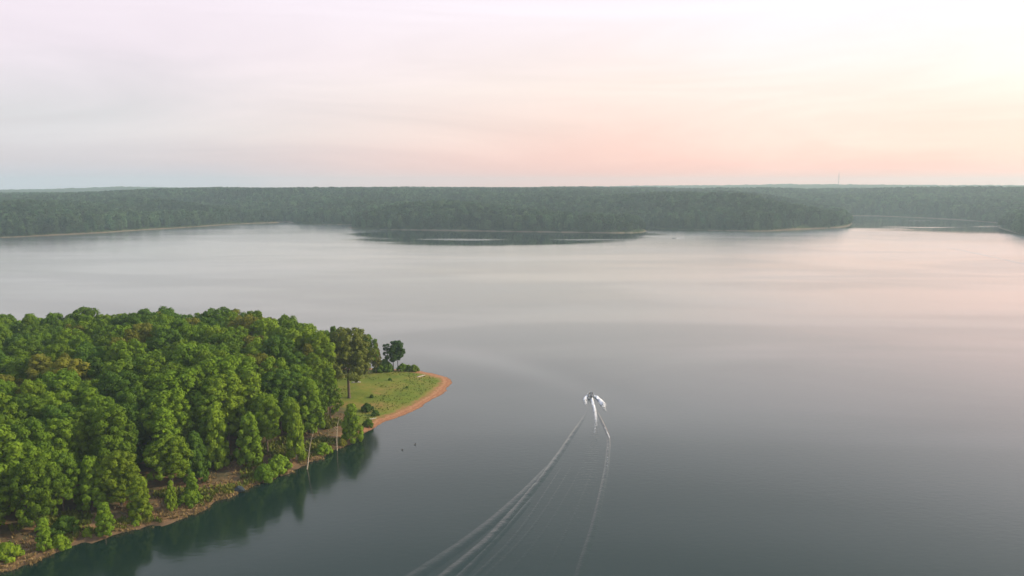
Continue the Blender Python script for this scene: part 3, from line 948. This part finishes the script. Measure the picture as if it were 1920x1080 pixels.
def log(px, py, length, rz, r0, label, mat='driftwood', z=None):
    loc = on_ground(px, py, r0 * .6)
    v, f_ = tube([(-length / 2, 0, 0), (-length / 4, .1, .03), (length / 5, -.08, .05), (length / 2, .05, .12)], [r0 * 1.1, r0, r0 * .8, r0 * .45], 7)
    v2, f2 = tube([(length * .1, 0, 0), (length * .25, .35, .25), (length * .3, .7, .3)], [r0 * .45, r0 * .3, r0 * .12], 5)
    v, f_ = join_parts([(v, f_), (v2, f2)])
    o_ = mesh_obj('driftwood_log', v, f_, M[mat], smooth_shade=True)
    o_.location = loc; o_.rotation_euler.z = rz
    tag(o_, label, 'log', 'driftwood logs')


log(668, 718, 3.2, .1, .28, 'pale driftwood log lying in the grass right of the lone tree')
log(790, 706, 3.8, .8, .22, 'pale driftwood log in the grass near the sandy tip')
log(385, 925, 3.6, .25, .16, 'pale fallen branch lying on the bank left of the boulder')
log(698, 786, 2.6, .5, .16, 'pale driftwood piece at the left end of the red beach')
log(240, 985, 2.2, -.2, .13, 'pale stick lying on the lower left bank near the water')


def stub(px, py, hgt, label, seed):
    x, y = P(px, py, 0)
    rs = random.Random(seed)
    v, f_ = tube([(0, 0, -.6), (.05, 0, 0), (.12, .03, hgt * .6), (.3, .05, hgt)], [.15, .14, .11, .05], 7)
    v2, f2 = tube([(.08, 0, hgt * .3), (-.25, .05, hgt * .55)], [.09, .03], 5)
    v, f_ = join_parts([(v, f_), (v2, f2)])
    o_ = mesh_obj('stump', v, f_, M['bark_dark'], smooth_shade=True)
    o_.location = (x, y, 0)
    tag(o_, label, 'stump', 'small stubs in the water off the bank')


stub(754, 844, .32, 'small dark stub poking out of the water, nearer of the two', 1)
stub(778, 834, .42, 'small dark stub poking out of the water, farther of the two', 2)


# ---- grass and scrub on the bank and the point
def tufts(name, n, seed, cond, hgt, mat, label, blades=6):
    nr = np.random.RandomState(seed)
    x = nr.uniform(GX0 + 60, GX1, n); y = nr.uniform(GY0, GY1, n)
    d = shore_d(x, y); pm = point_mask(x, y)
    k = cond(x, y, d, pm, nr)
    x, y, d, pm = x[k], y[k], d[k], pm[k]
    z = ground_z(x, y, d, pm)
    n = len(x)
    Vq, T = [], []
    base = np.stack([x, y, z - .03], -1)
    size = nr.uniform(.55, 1.3, n) * hgt
    tt = np.clip(.5 + fbm(x * .3, y * .3, 91, 2) * .9 + nr.normal(size=n) * .15, 0, 1)
    for b_ in range(blades):
        a = nr.uniform(0, 6.283, n)
        o_ = np.stack([np.cos(a), np.sin(a), np.zeros(n)], -1)
        w = np.stack([-np.sin(a), np.cos(a), np.zeros(n)], -1) * (size * .22)[:, None]
        bb = base + o_ * (size * nr.uniform(0, .35, n))[:, None]
        tip = bb + o_ * (size * nr.uniform(.2, .6, n))[:, None] + np.stack([0 * size, 0 * size, size * nr.uniform(.6, 1, n)], -1)
        Vq.append(np.stack([bb - w, bb + w, tip + w * .35, tip - w * .35], 1))
        T.append(tt)
    q = np.concatenate(Vq, 0).reshape(-1, 3)
    o_ = mesh_obj(name, q, np.arange(len(q)).reshape(-1, 4), M[mat], attrs={'tint': np.repeat(np.concatenate(T), 4)})
    tag(o_, label, 'grass', kind='stuff')
    return o_


tufts('dry_grass', 320000, 3, lambda x, y, d, pm, nr: (pm < .5) & (d > -.2) & (d < 14) & (nr.rand(len(x)) < np.exp(-d / 5.0)) & (y < 262) & (fbm(x * .2, y * .2, 95, 2) > -.22),
      .55, 'dry_grass', 'dry tawny grass tufts along the red bank')
tufts('scrub_grass', 150000, 4, lambda x, y, d, pm, nr: (pm < .6) & (d > 1.0) & (d < 16) & (y < 262) & (fbm(x * .14, y * .14, 96, 2) > .05), .95, 'green_grass', 'olive green weeds growing in patches on the bank')
tufts('meadow_grass', 60000, 5, lambda x, y, d, pm, nr: (pm > .5) & (d > 5.5) & (fbm(x * .12, y * .12, 97, 2) > -.1) & (nr.rand(len(x)) < .8), .32, 'green_grass', 'short olive meadow grass on the open point')

# ---------------------------------------------------------------- woodland on the far hills (one mass)
far_src = bpy.data.collections.new('far_tree_sources')
for i in range(7):
    v, f_, tint = crown_arrays('broad' if i % 2 == 0 else 'tall', 900 + i, 7, 1.05, core=False)
    tv, tf = tube([(0, 0, -1), (0, 0, 14)], [.35, .12], 4)
    mv = np.vstack([v, np.array([tuple(q) for q in tv])])
    fl = [tuple(q) for q in f_] + [tuple(k + len(v) for k in q) for q in tf]
    o_ = mesh_obj('far_tree_source', mv, fl, M['leaf_far'], link=False, attrs={'tint': np.concatenate([tint, np.zeros(len(tv))])})
    far_src.objects.link(o_)


def gn_scatter():
    ng = bpy.data.node_groups.new('scatter_trees', 'GeometryNodeTree')
    ng.interface.new_socket('Geometry', in_out='INPUT', socket_type='NodeSocketGeometry')
    ng.interface.new_socket('Geometry', in_out='OUTPUT', socket_type='NodeSocketGeometry')
    gi = ng.nodes.new('NodeGroupInput'); go = ng.nodes.new('NodeGroupOutput')
    iop = ng.nodes.new('GeometryNodeInstanceOnPoints')
    ci = ng.nodes.new('GeometryNodeCollectionInfo')
    ci.inputs['Collection'].default_value = far_src
    ci.inputs['Separate Children'].default_value = True
    ci.inputs['Reset Children'].default_value = True
    def attr(nm, ty):
        n_ = ng.nodes.new('GeometryNodeInputNamedAttribute'); n_.data_type = ty
        n_.inputs['Name'].default_value = nm
        return n_
    a_i, a_r, a_s = attr('idx', 'INT'), attr('rotz', 'FLOAT'), attr('scl', 'FLOAT')
    cx = ng.nodes.new('ShaderNodeCombineXYZ')
    ng.links.new(a_r.outputs['Attribute'], cx.inputs[2])
    iop.inputs['Pick Instance'].default_value = True
    ng.links.new(gi.outputs[0], iop.inputs['Points'])
    ng.links.new(ci.outputs[0], iop.inputs['Instance'])
    ng.links.new(a_i.outputs['Attribute'], iop.inputs['Instance Index'])
    ng.links.new(cx.outputs[0], iop.inputs['Rotation'])
    ng.links.new(a_s.outputs['Attribute'], iop.inputs['Scale'])
    ng.links.new(iop.outputs[0], go.inputs[0])
    return ng


NG = gn_scatter()


def woodland(name, r0, r1, step, seed, label, smin, smax, azlim=40):
    nr = np.random.RandomState(seed)
    n = int((r1 * r1 - r0 * r0) * math.radians(azlim) / step ** 2)
    a = np.radians(nr.uniform(-azlim, azlim, n)); r_ = np.sqrt(nr.uniform(r0 * r0, r1 * r1, n))
    x, y = r_ * np.sin(a), r_ * np.cos(a)
    d = poly_sd(x, y, far_poly)
    k = d > 1.0 + 5 * fbm(x / 40, y / 40, 5, 2)
    x, y, d = x[k], y[k], d[k]
    z = far_z(x, y, d)
    me = bpy.data.meshes.new(name)
    me.vertices.add(len(x))
    me.vertices.foreach_set('co', np.stack([x, y, z], -1).ravel())
    for nm, ty, val in (('idx', 'INT', nr.randint(0, 7, len(x))), ('rotz', 'FLOAT', nr.uniform(0, 6.28, len(x))), ('scl', 'FLOAT', nr.uniform(smin, smax, len(x)) * np.where(d < 12, .7, 1.0))):
        at_ = me.attributes.new(nm, ty, 'POINT')
        at_.data.foreach_set('value', val.astype(np.int32 if ty == 'INT' else np.float32))
    o_ = bpy.data.objects.new(name, me)
    col.objects.link(o_)
    md = o_.modifiers.new('scatter', 'NODES')
    md.node_group = NG
    tag(o_, label, 'woodland', kind='stuff')
    print(name, len(x))


woodland('far_shore_woodland', 960, 1900, 7.2, 1, 'hazy grey-green woodland covering the hills along the far shore', .55, 1.2)
woodland('distant_woodland', 1900, 3600, 10.5, 2, 'pale hazy woodland on the ridges behind the far shore', .8, 1.25)

# ---------------------------------------------------------------- radio mast on the far ridge
tx, ty_ = P(1566, 352, 60) if False else (0, 0)
TD = 3000.0
tx, ty_ = (1566 - 960) / FPX * TD, TD
tz = float(far_z(np.array([tx]), np.array([ty_]))[0])
mast = empty('radio_mast', (tx, ty_, tz))
top_z = CAM_H + (350 - 320.5) * TD / FPX - tz
M['mast'] = plain('mast_steel', (0.35, 0.33, 0.33), .6, .1, 1.0)
legs = []
for k in range(3):
    a = k * 2.0944
    v, f_ = tube([(1.5 * math.cos(a), 1.5 * math.sin(a), -3), (1.5 * math.cos(a), 1.5 * math.sin(a), top_z - 12)], [.28, .28], 5)
    mesh_obj('mast_leg', v, f_, M['mast'], mast)
br = []
nseg = int((top_z - 12) / 4)
for s in range(nseg):
    for k in range(3):
        a, b_ = k * 2.0944, (k + 1) * 2.0944
        z0_, z1_ = s * 4.0, s * 4.0 + 4.0
        br.append(tube([(1.5 * math.cos(a), 1.5 * math.sin(a), z0_), (1.5 * math.cos(b_), 1.5 * math.sin(b_), z1_)], [.12, .12], 4))
v, f_ = join_parts(br)
mesh_obj('cross_bracing', v, f_, M['mast'], mast)
v, f_ = tube([(0, 0, top_z - 13), (0, 0, top_z)], [.3, .12], 6)
mesh_obj('antenna', v, f_, M['mast'], mast)
for k in range(3):
    a = k * 2.0944 + .5
    v, f_ = tube([(0, 0, top_z * .8), (60 * math.cos(a), 60 * math.sin(a), -8)], [.05, .05], 4)
    mesh_obj('guy_wire', v, f_, M['mast'], mast)
tag(mast, 'tall thin radio mast on the far ridge at right', 'mast')

# ---------------------------------------------------------------- motorboats
M['hull'] = plain('hull_paint', (0.62, 0.64, 0.64), .25, .06, 2.0, spec=.5)
M['hull_dark'] = plain('hull_dark_paint', (0.03, 0.05, 0.055), .3, .1, 2.0, spec=.5)
M['deck'] = plain('deck_carpet', (0.16, 0.17, 0.17), .9, .15, 12.0)
M['seat'] = plain('seat_vinyl', (0.55, 0.55, 0.53), .5, .08, 4.0)
M['motor'] = plain('motor_black', (0.012, 0.013, 0.014), .3, .1, 5.0, spec=.5)
M['jacket'] = plain('dark_jacket', (0.02, 0.022, 0.028), .85, .2, 6.0)
M['skin'] = plain('skin', (0.45, 0.27, 0.19), .6, .08, 6.0)
M['hair'] = plain('hair', (0.03, 0.022, 0.017), .7, .2, 20.0)
m, t, out = new_mat('windshield_glass')
M['glass'] = m
g_ = N(t, 'ShaderNodeBsdfPrincipled', i_Roughness=.05); g_.inputs['Base Color'].default_value = (.10, .13, .14, 1); g_.inputs['Alpha'].default_value = .55
L(t, g_.outputs[0], out.inputs[0])


def box(bm, lo, hi, bev=0.0, taper=1.0):
    vs_ = [bm.verts.new((x, y, z)) for z in (lo[2], hi[2]) for y in (lo[1], hi[1]) for x in (lo[0], hi[0])]
    if taper != 1:
        cx, cy_ = (lo[0] + hi[0]) / 2, (lo[1] + hi[1]) / 2
        for v in vs_[4:]:
            v.co.x = cx + (v.co.x - cx) * taper; v.co.y = cy_ + (v.co.y - cy_) * taper
    for q in ((0, 2, 3, 1), (4, 5, 7, 6), (0, 1, 5, 4), (1, 3, 7, 5), (3, 2, 6, 7), (2, 0, 4, 6)):
        bm.faces.new([vs_[k] for k in q])
    if bev:
        bmesh.ops.bevel(bm, geom=list({e for v in vs_ for e in v.link_edges}), offset=bev, segments=2, affect='EDGES', profile=.7)


def bm_obj(name, bm, mat, parent, smooth_=False):
    me = bpy.data.meshes.new(name); bm.to_mesh(me); bm.free()
    me.materials.append(mat)
    if smooth_:
        me.polygons.foreach_set('use_smooth', np.ones(len(me.polygons), bool))
    o_ = bpy.data.objects.new(name, me); col.objects.link(o_); o_.parent = parent
    return o_


def make_boat(name, loc, rz, label, hullmat, trim=0.06):
    root = empty(name, loc, rz)
    root.rotation_euler = (trim, 0, rz)
    # hull lofted from stern (y=-2.8) to bow (y=2.8)
    secs = []
    ys = [-2.8, -1.8, -.6, .6, 1.5, 2.2, 2.65, 2.85]
    hw = [1.05, 1.1, 1.12, 1.08, .92, .62, .28, .04]
    kz = [-.25, -.27, -.28, -.25, -.16, .02, .25, .48]
    sh = [.48, .48, .5, .53, .57, .62, .66, .68]
    V_, F_ = [], []
    for y_, w, k_, s_ in zip(ys, hw, kz, sh):
        prof = [(-w * .93, s_ - .12), (-w, s_), (-w, s_ * .5), (-w * .82, .0 + k_ * .2), (-w * .4, k_ * .75), (0, k_), (w * .4, k_ * .75), (w * .82, .0 + k_ * .2), (w, s_ * .5), (w, s_), (w * .93, s_ - .12)]
        V_ += [(a_, y_, b_) for a_, b_ in prof]
    n_ = 11
    for i in range(len(ys) - 1):
        for k in range(n_ - 1):
            F_.append((i * n_ + k, (i + 1) * n_ + k, (i + 1) * n_ + k + 1, i * n_ + k + 1))
    F_.append(tuple(range(n_)))
    mesh_obj('hull', V_, F_, hullmat, root, True)
    # deck with a sunken cockpit
    bm = bmesh.new()
    dv = []
    for y_, w, s_ in zip(ys, hw, sh):
        dv.append((bm.verts.new((-w * .93, y_ + .002, s_ - .10)), bm.verts.new((w * .93, y_ + .002, s_ - .10))))
    for (a_, b_), (c_, d_) in zip(dv[:-1], dv[1:]):
        bm.faces.new((a_, b_, d_, c_))
    bm_obj('deck', bm, M['deck'], root)
    for sx in (-1, 1):
        bm = bmesh.new(); box(bm, (sx * .52 - .3, .15, .40), (sx * .52 + .3, .75, .92), .06, .8)
        c_ = bm_obj('console', bm, M['hull'], root)
        bm = bmesh.new()
        box(bm, (sx * .52 - .27, .50, .925), (sx * .52 + .27, .535, 1.18), .01, .85)
        bm_obj('windshield', bm, M['glass'], c_)
        bm = bmesh.new(); box(bm, (sx * .52 - .26, -.95, .40), (sx * .52 + .26, -.45, .66), .06)
        s_ = bm_obj('seat', bm, M['seat'], root)
        bm = bmesh.new(); box(bm, (sx * .52 - .26, -1.08, .60), (sx * .52 + .26, -.95, 1.08), .05)
        bm_obj('seat_back', bm, M['seat'], s_)
    # outboard motor
    bm = bmesh.new(); box(bm, (-.24, -3.45, .62), (.24, -2.88, 1.22), .12, .82)
    mo = bm_obj('outboard_motor', bm, M['motor'], root)
    bm = bmesh.new(); box(bm, (-.09, -3.2, -.55), (.09, -2.98, .64), .03)
    bm_obj('motor_leg', bm, M['motor'], mo)
    bm = bmesh.new(); box(bm, (-.2, -3.0, .2), (.2, -2.81, .55), .03)
    bm_obj('mounting_bracket', bm, M['motor'], mo)
    # bow trolling motor
    v, f_ = tube([(.2, 2.35, .62), (.45, 1.3, .78)], [.05, .05], 6)
    v2, f2 = tube([(.45, 1.35, .78), (.5, 1.0, .8)], [.1, .08], 8)
    v, f_ = join_parts([(v, f_), (v2, f2)])
    mesh_obj('trolling_motor', v, f_, M['motor'], root, True)
    tag(root, label, 'boat')
    return root


def make_person(loc, rz, label):
    root = empty('person', loc, rz)
    # seated: pelvis at the origin, facing +Y
    J = {'pel': (0, 0, .12), 'che': (0, .03, .42), 'nck': (0, .04, .60), 'hd': (0, .06, .72), 'top': (0, .06, .86),
         'ls': (-.2, .03, .53), 'le': (-.26, .15, .28), 'lw': (-.16, .42, .32), 'rs': (.2, .03, .53), 're': (.27, .15, .28), 'rw': (.16, .42, .34),
         'lh': (-.1, .02, .1), 'lk': (-.14, .45, .12), 'lf': (-.14, .42, -.32), 'lt': (-.14, .6, -.34), 'rh': (.1, .02, .1), 'rk': (.14, .45, .12), 'rf': (.14, .42, -.32), 'rt': (.14, .6, -.34)}
    rad_ = {'pel': .15, 'che': .17, 'nck': .06, 'hd': .10, 'top': .07, 'ls': .075, 'le': .05, 'lw': .035, 'rs': .075, 're': .05, 'rw': .035, 'lh': .1, 'lk': .07, 'lf': .045, 'lt': .035, 'rh': .1, 'rk': .07, 'rf': .045, 'rt': .035}
    E = [('pel', 'che'), ('che', 'nck'), ('nck', 'hd'), ('hd', 'top'), ('che', 'ls'), ('ls', 'le'), ('le', 'lw'), ('che', 'rs'), ('rs', 're'), ('re', 'rw'), ('pel', 'lh'), ('lh', 'lk'), ('lk', 'lf'), ('lf', 'lt'), ('pel', 'rh'), ('rh', 'rk'), ('rk', 'rf'), ('rf', 'rt')]
    ks = list(J)
    me = bpy.data.meshes.new('body')
    me.from_pydata([J[k] for k in ks], [(ks.index(a_), ks.index(b_)) for a_, b_ in E], [])
    o_ = bpy.data.objects.new('body', me); col.objects.link(o_)
    md = o_.modifiers.new('skin', 'SKIN')
    sv = me.skin_vertices[0].data if len(me.skin_vertices) else None
    if sv is None:
        bm = bmesh.new(); bm.from_mesh(me); bm.verts.layers.skin.verify(); bm.to_mesh(me); bm.free()
        sv = me.skin_vertices[0].data
    for i, k in enumerate(ks):
        sv[i].radius = (rad_[k], rad_[k])
        sv[i].use_root = (k == 'pel')
    sb = o_.modifiers.new('sub', 'SUBSURF'); sb.levels = 1; sb.render_levels = 1
    dg = bpy.context.evaluated_depsgraph_get()
    me2 = bpy.data.meshes.new_from_object(o_.evaluated_get(dg))
    o_.modifiers.clear()
    o_.data = me2
    me2.name = 'body'
    me2.materials.clear()
    me2.materials.append(M['jacket']); me2.materials.append(M['skin'])
    for p_ in me2.polygons:
        c = p_.center
        p_.material_index = 1 if (c.z > .6 or (c.y > .38 and c.z > .22)) else 0
        p_.use_smooth = True
    o_.parent = root
    bm = bmesh.new(); bmesh.ops.create_uvsphere(bm, u_segments=14, v_segments=8, radius=.118)
    for v in bm.verts:
        v.co = Vector((v.co.x, v.co.y * 1.1 - .015, max(v.co.z, -.03 - .05 * (v.co.y < 0)))) + Vector((0, .05, .80))
    bm_obj('hair', bm, M['hair'], root, True)
    tag(root, label, 'person')
    return root


bpos = P(1107.5, 744)
bh = P(1107, 738) - P(1112.5, 766)
brz = math.atan2(-bh[0], bh[1])
boat = make_boat('motorboat', (bpos[0], bpos[1], .12), brz, 'small white motorboat with black outboard speeding away across the lake', M['hull'])
Rb = Matrix.Rotation(brz, 3, 'Z')


def at_boat(x, y, z):
    v = Rb @ Vector((x, y, 0))
    return (bpos[0] + v.x, bpos[1] + v.y, .12 + z)


make_person(at_boat(.52, -.72, .60), brz, 'person in dark jacket sitting at the helm of the near motorboat')
make_person(at_boat(-.52, -.72, .60), brz, 'person in dark jacket sitting beside the helm of the near motorboat')
fpos = P(1264, 447)
make_boat('motorboat', (fpos[0], fpos[1], .1), R(96), 'tiny dark motorboat crossing the water off the far shore', M['hull_dark'])

# ---------------------------------------------------------------- wake: waves are raised water, foam is white
m, t, out = new_mat('foam')
M['foam'] = m
at = N(t, 'ShaderNodeAttribute', attribute_name='foam')
geo = N(t, 'ShaderNodeNewGeometry')
nf = N(t, 'ShaderNodeTexNoise', i_Scale=1.9, i_Detail=6.0, i_Roughness=.7); L(t, geo.outputs['Position'], nf.inputs['Vector'])
k_ = N(t, 'ShaderNodeMapRange'); L(t, math_n(t, 'ADD', nf.outputs['Fac'], math_n(t, 'SUBTRACT', at.outputs['Fac'], .5)), k_.inputs[0])
k_.inputs[1].default_value = .42; k_.inputs[2].default_value = .72
d_ = N(t, 'ShaderNodeBsdfPrincipled', i_Roughness=.8); d_.inputs['Base Color'].default_value = (.80, .80, .81, 1)
tr = N(t, 'ShaderNodeBsdfTransparent')
mx = N(t, 'ShaderNodeMixShader'); L(t, k_.outputs[0], mx.inputs[0]); L(t, tr.outputs[0], mx.inputs[1]); L(t, d_.outputs[0], mx.inputs[2])
L(t, mx.outputs[0], out.inputs[0])

m, t, out = new_mat('wake_water')
M['wake_water'] = m
geo = N(t, 'ShaderNodeNewGeometry')
rip = N(t, 'ShaderNodeTexNoise', i_Scale=1.3, i_Detail=4.0); L(t, geo.outputs['Position'], rip.inputs['Vector'])
bp = N(t, 'ShaderNodeBump', i_Strength=.25, i_Distance=.15); L(t, rip.outputs['Fac'], bp.inputs['Height'])
water_surface(t, out, 0.16, bp.outputs[0])


def path_world(px_pts, step=.7):
    p = chaikin([P(*q) for q in px_pts], 3, closed=False)
    seg = np.hypot(*np.diff(p, axis=0).T); s = np.concatenate([[0], np.cumsum(seg)])
    u = np.arange(0, s[-1], step)
    return np.stack([np.interp(u, s, p[:, 0]), np.interp(u, s, p[:, 1])], -1), u / s[-1]


def ridge(px_pts, w, h, seed=0, off=0.0, foam=None, nprof=11, sink=.03, lump=.12):
    """raised strip along a path; w, h, foam are functions of 0..1 along it"""
    c, u = path_world(px_pts)
    tg = np.gradient(c, axis=0); tg /= np.linalg.norm(tg, axis=1)[:, None]
    nrm = np.stack([-tg[:, 1], tg[:, 0]], -1)
    k = np.linspace(-1, 1, nprof)
    ww = np.array([w(q) for q in u]); hh = np.array([h(q) for q in u])
    env = smooth(0, .16, u) * (1 - smooth(.93, 1, u)) if foam is None else smooth(0, .02, u) * (1 - smooth(.9, 1, u))
    X = c[:, None, :] + nrm[:, None, :] * ((k[None, :] + off) * ww[:, None] / 2)[..., None]
    prof = np.cos(k * math.pi / 2) ** 2
    lmp = 1 + lump * 2 * fbm(X[..., 0] * .8, X[..., 1] * .8, 200 + seed, 2)
    Z = prof[None, :] * (hh * env)[:, None] * lmp - sink * (1 - prof[None, :] ** .5 * 1.0) + (.012 if foam is not None else 0)
    V_ = np.concatenate([X, Z[..., None]], -1).reshape(-1, 3)
    fo = None
    if foam is not None:
        fo = (np.array([foam(q) for q in u])[:, None] * (prof[None, :] ** .35)).ravel()
    return V_, grid_faces(len(u), nprof), fo


def strips(lst):
    V_, F_, A_ = [], [], []
    o_ = 0
    for v, f_, a_ in lst:
        V_.append(v); F_.append(f_ + o_); o_ += len(v)
        A_.append(np.zeros(len(v)) if a_ is None else a_)
    return np.vstack(V_), np.vstack(F_), np.concatenate(A_)


armL = [(1103, 766), (1092, 788), (1075, 812), (1052, 848), (1025, 885), (992, 925), (952, 975), (918, 1013), (880, 1045), (841, 1077), (775, 1135), (705, 1200)]
armL2 = [(1004, 925), (980, 955), (957, 981), (912, 1030), (866, 1079), (810, 1140), (760, 1200)]
armL0 = [(1040, 862), (1008, 899), (972, 935), (925, 977), (872, 1018), (820, 1053), (775, 1083), (700, 1130), (620, 1180)]
armR = [(1114, 760), (1126, 786), (1137, 808), (1142, 826), (1140, 852), (1137, 880), (1130, 915), (1121, 958), (1110, 1000), (1096, 1042), (1085, 1080), (1070, 1130), (1055, 1190)]
mid = [(1110, 752), (1114, 768), (1117, 790), (1116, 812), (1112, 838), (1107, 866), (1100, 900)]
LS = [ridge(armL, lambda u: 1.3 + 3.2 * u, lambda u: .13 + .06 * u, 1, lump=.25),
      ridge(armL2, lambda u: 1.8 + 1.8 * u, lambda u: .10, 2, lump=.25),
      ridge(armL0, lambda u: 2.4 + 3.0 * u, lambda u: .10, 3, lump=.2),
      ridge(armR, lambda u: 1.0 + 1.5 * u, lambda u: .20 - .10 * u, 4)]
for k in range(4):
    fr = (.16, .3, .52, .8)[k]
    pth = []
    for q in np.linspace(.18, 1, 9):
        a_ = np.array(armL2[0]) * (1 - q) + np.array(armL2[-1]) * q if False else None
        y_ = 800 + q * 380
        xl = np.interp(y_, [p[1] for p in armL], [p[0] for p in armL]); xr = np.interp(y_, [p[1] for p in armR], [p[0] for p in armR])
        pth.append((xl + (xr - xl) * (fr + .07 * math.sin(q * 3.0 + k)), y_))
    LS.append(ridge(pth, lambda u: .9 + 1.6 * u, lambda u, k=k: (.03, .02, .012, .014)[k] * (.4 + .6 * u), 10 + k))
# cross ripples behind the propeller
mc, mu = path_world([(1117, 800), (1112, 838), (1105, 876), (1093, 930), (1075, 990)], 1.6)
for i in range(0, len(mc)):
    x_, y_ = mc[i]
    w_ = 1.3 + 2.2 * mu[i]
    v_ = np.array([(x_ - w_, y_ - .3), (x_, y_ + .25), (x_ + w_, y_ - .3)])
    c_ = chaikin(v_, 2, closed=False)
    kk = np.linspace(-1, 1, 5); X = np.stack([np.repeat(c_[:, None, 0], 5, 1), c_[:, None, 1] + kk[None] * .38], -1)
    pr = np.cos(kk * math.pi / 2) ** 2
    ends = np.sin(np.linspace(0.15, math.pi - .15, len(c_)))
    Z = pr[None] * ends[:, None] * .03 * (1 - .8 * mu[i]) - .02 * (1 - pr[None])
    LS.append((np.concatenate([X, Z[..., None]], -1).reshape(-1, 3), grid_faces(len(c_), 5), None))
v_, f_, a_ = strips(LS)
wk = mesh_obj('wake_waves', v_, f_, M['wake_water'], smooth_shade=True)
tag(wk, 'long curving wake waves trailing behind the near motorboat', 'wake', kind='stuff')

FS = [ridge([(1112.5, 742), (1119, 745.5), (1126.5, 752), (1132, 762), (1136, 777)], lambda u: 3.0 * math.sin(math.pi * min(1, u * .85 + .10)) + .2, lambda u: .6 * math.sin(math.pi * min(1, u * .75 + .2)) * (1 - .6 * u) + .04, 21, foam=lambda u: .95 - .6 * u, lump=.7),
      ridge([(1103.5, 742), (1098, 745), (1096.5, 751), (1098, 757), (1100, 764)], lambda u: 2.1 * math.sin(math.pi * min(1, u * .8 + .14)) + .2, lambda u: .5 * (1 - .7 * u), 22, foam=lambda u: .88 - .5 * u, lump=.6),
      ridge([(1109, 746), (1112, 757), (1116, 772), (1117.5, 790), (1116, 806), (1113, 822), (1110, 840)], lambda u: 1.3 + 1.3 * u, lambda u: .30 * (1 - u) + .05, 23, foam=lambda u: .85 - .6 * u, lump=.7),
      ridge([(1126, 786), (1134, 803), (1140, 815), (1143, 823)], lambda u: .5 + .3 * math.sin(3.1 * u), lambda u: .24, 24, foam=lambda u: .35 + .3 * u, lump=.4),
      ridge([(1140, 838), (1140, 858), (1138, 880)], lambda u: .6, lambda u: .2, 25, foam=lambda u: .42, lump=.4),
      ridge([(1075, 815), (1052, 850), (1024, 889), (992, 927), (952, 976), (918, 1013), (841, 1078)], lambda u: .8 + .5 * u, lambda u: .22 + .06 * u, 26, foam=lambda u: .17 + .10 * u, lump=.4)]
v_, f_, a_ = strips(FS)
fm = mesh_obj('wake_foam', v_, f_, M['foam'], smooth_shade=True, attrs={'foam': a_})
tag(fm, 'white spray and foam streaming behind the near motorboat', 'foam', kind='stuff')

FW = [ridge([(1267, 447), (1275, 446.6), (1290, 446)], lambda u: 3.0, lambda u: .4, 31, foam=lambda u: .9 - .5 * u, lump=.4)]
v_, f_, a_ = strips(FW)
fm2 = mesh_obj('wake_foam', v_, f_, M['foam'], smooth_shade=True, attrs={'foam': a_})
tag(fm2, 'short white wake behind the tiny boat off the far shore', 'foam', kind='stuff')
v_, f_, a_ = ridge([(1776, 464), (1830, 475), (1880, 486), (1940, 500)], lambda u: 2.6, lambda u: .2, 41, foam=lambda u: .62)
w2 = mesh_obj('wake_foam', v_, f_, M['foam'], smooth_shade=True, attrs={'foam': a_})
tag(w2, 'thin pale wake line crossing the bright water at the right edge', 'wake', kind='stuff')

# ---------------------------------------------------------------- haze
m, t, out = new_mat('haze_air')
vol = N(t, 'ShaderNodeVolumePrincipled')
vol.inputs['Color'].default_value = (0.72, 0.92, 1.0, 1)
vol.inputs['Density'].default_value = 0.00016
vol.inputs['Anisotropy'].default_value = 0.2
L(t, vol.outputs[0], out.inputs['Volume'])
hz_top = tz + top_z + 6
bm = bmesh.new()
box(bm, (-5000, -1500, -8), (5000, 6200, hz_top))
me = bpy.data.meshes.new('haze'); bm.to_mesh(me); bm.free(); me.materials.append(m)
hz = bpy.data.objects.new('haze', me); col.objects.link(hz)
tag(hz, 'thin blue-grey evening haze over the lake', 'haze', kind='stuff')
print('scene built')
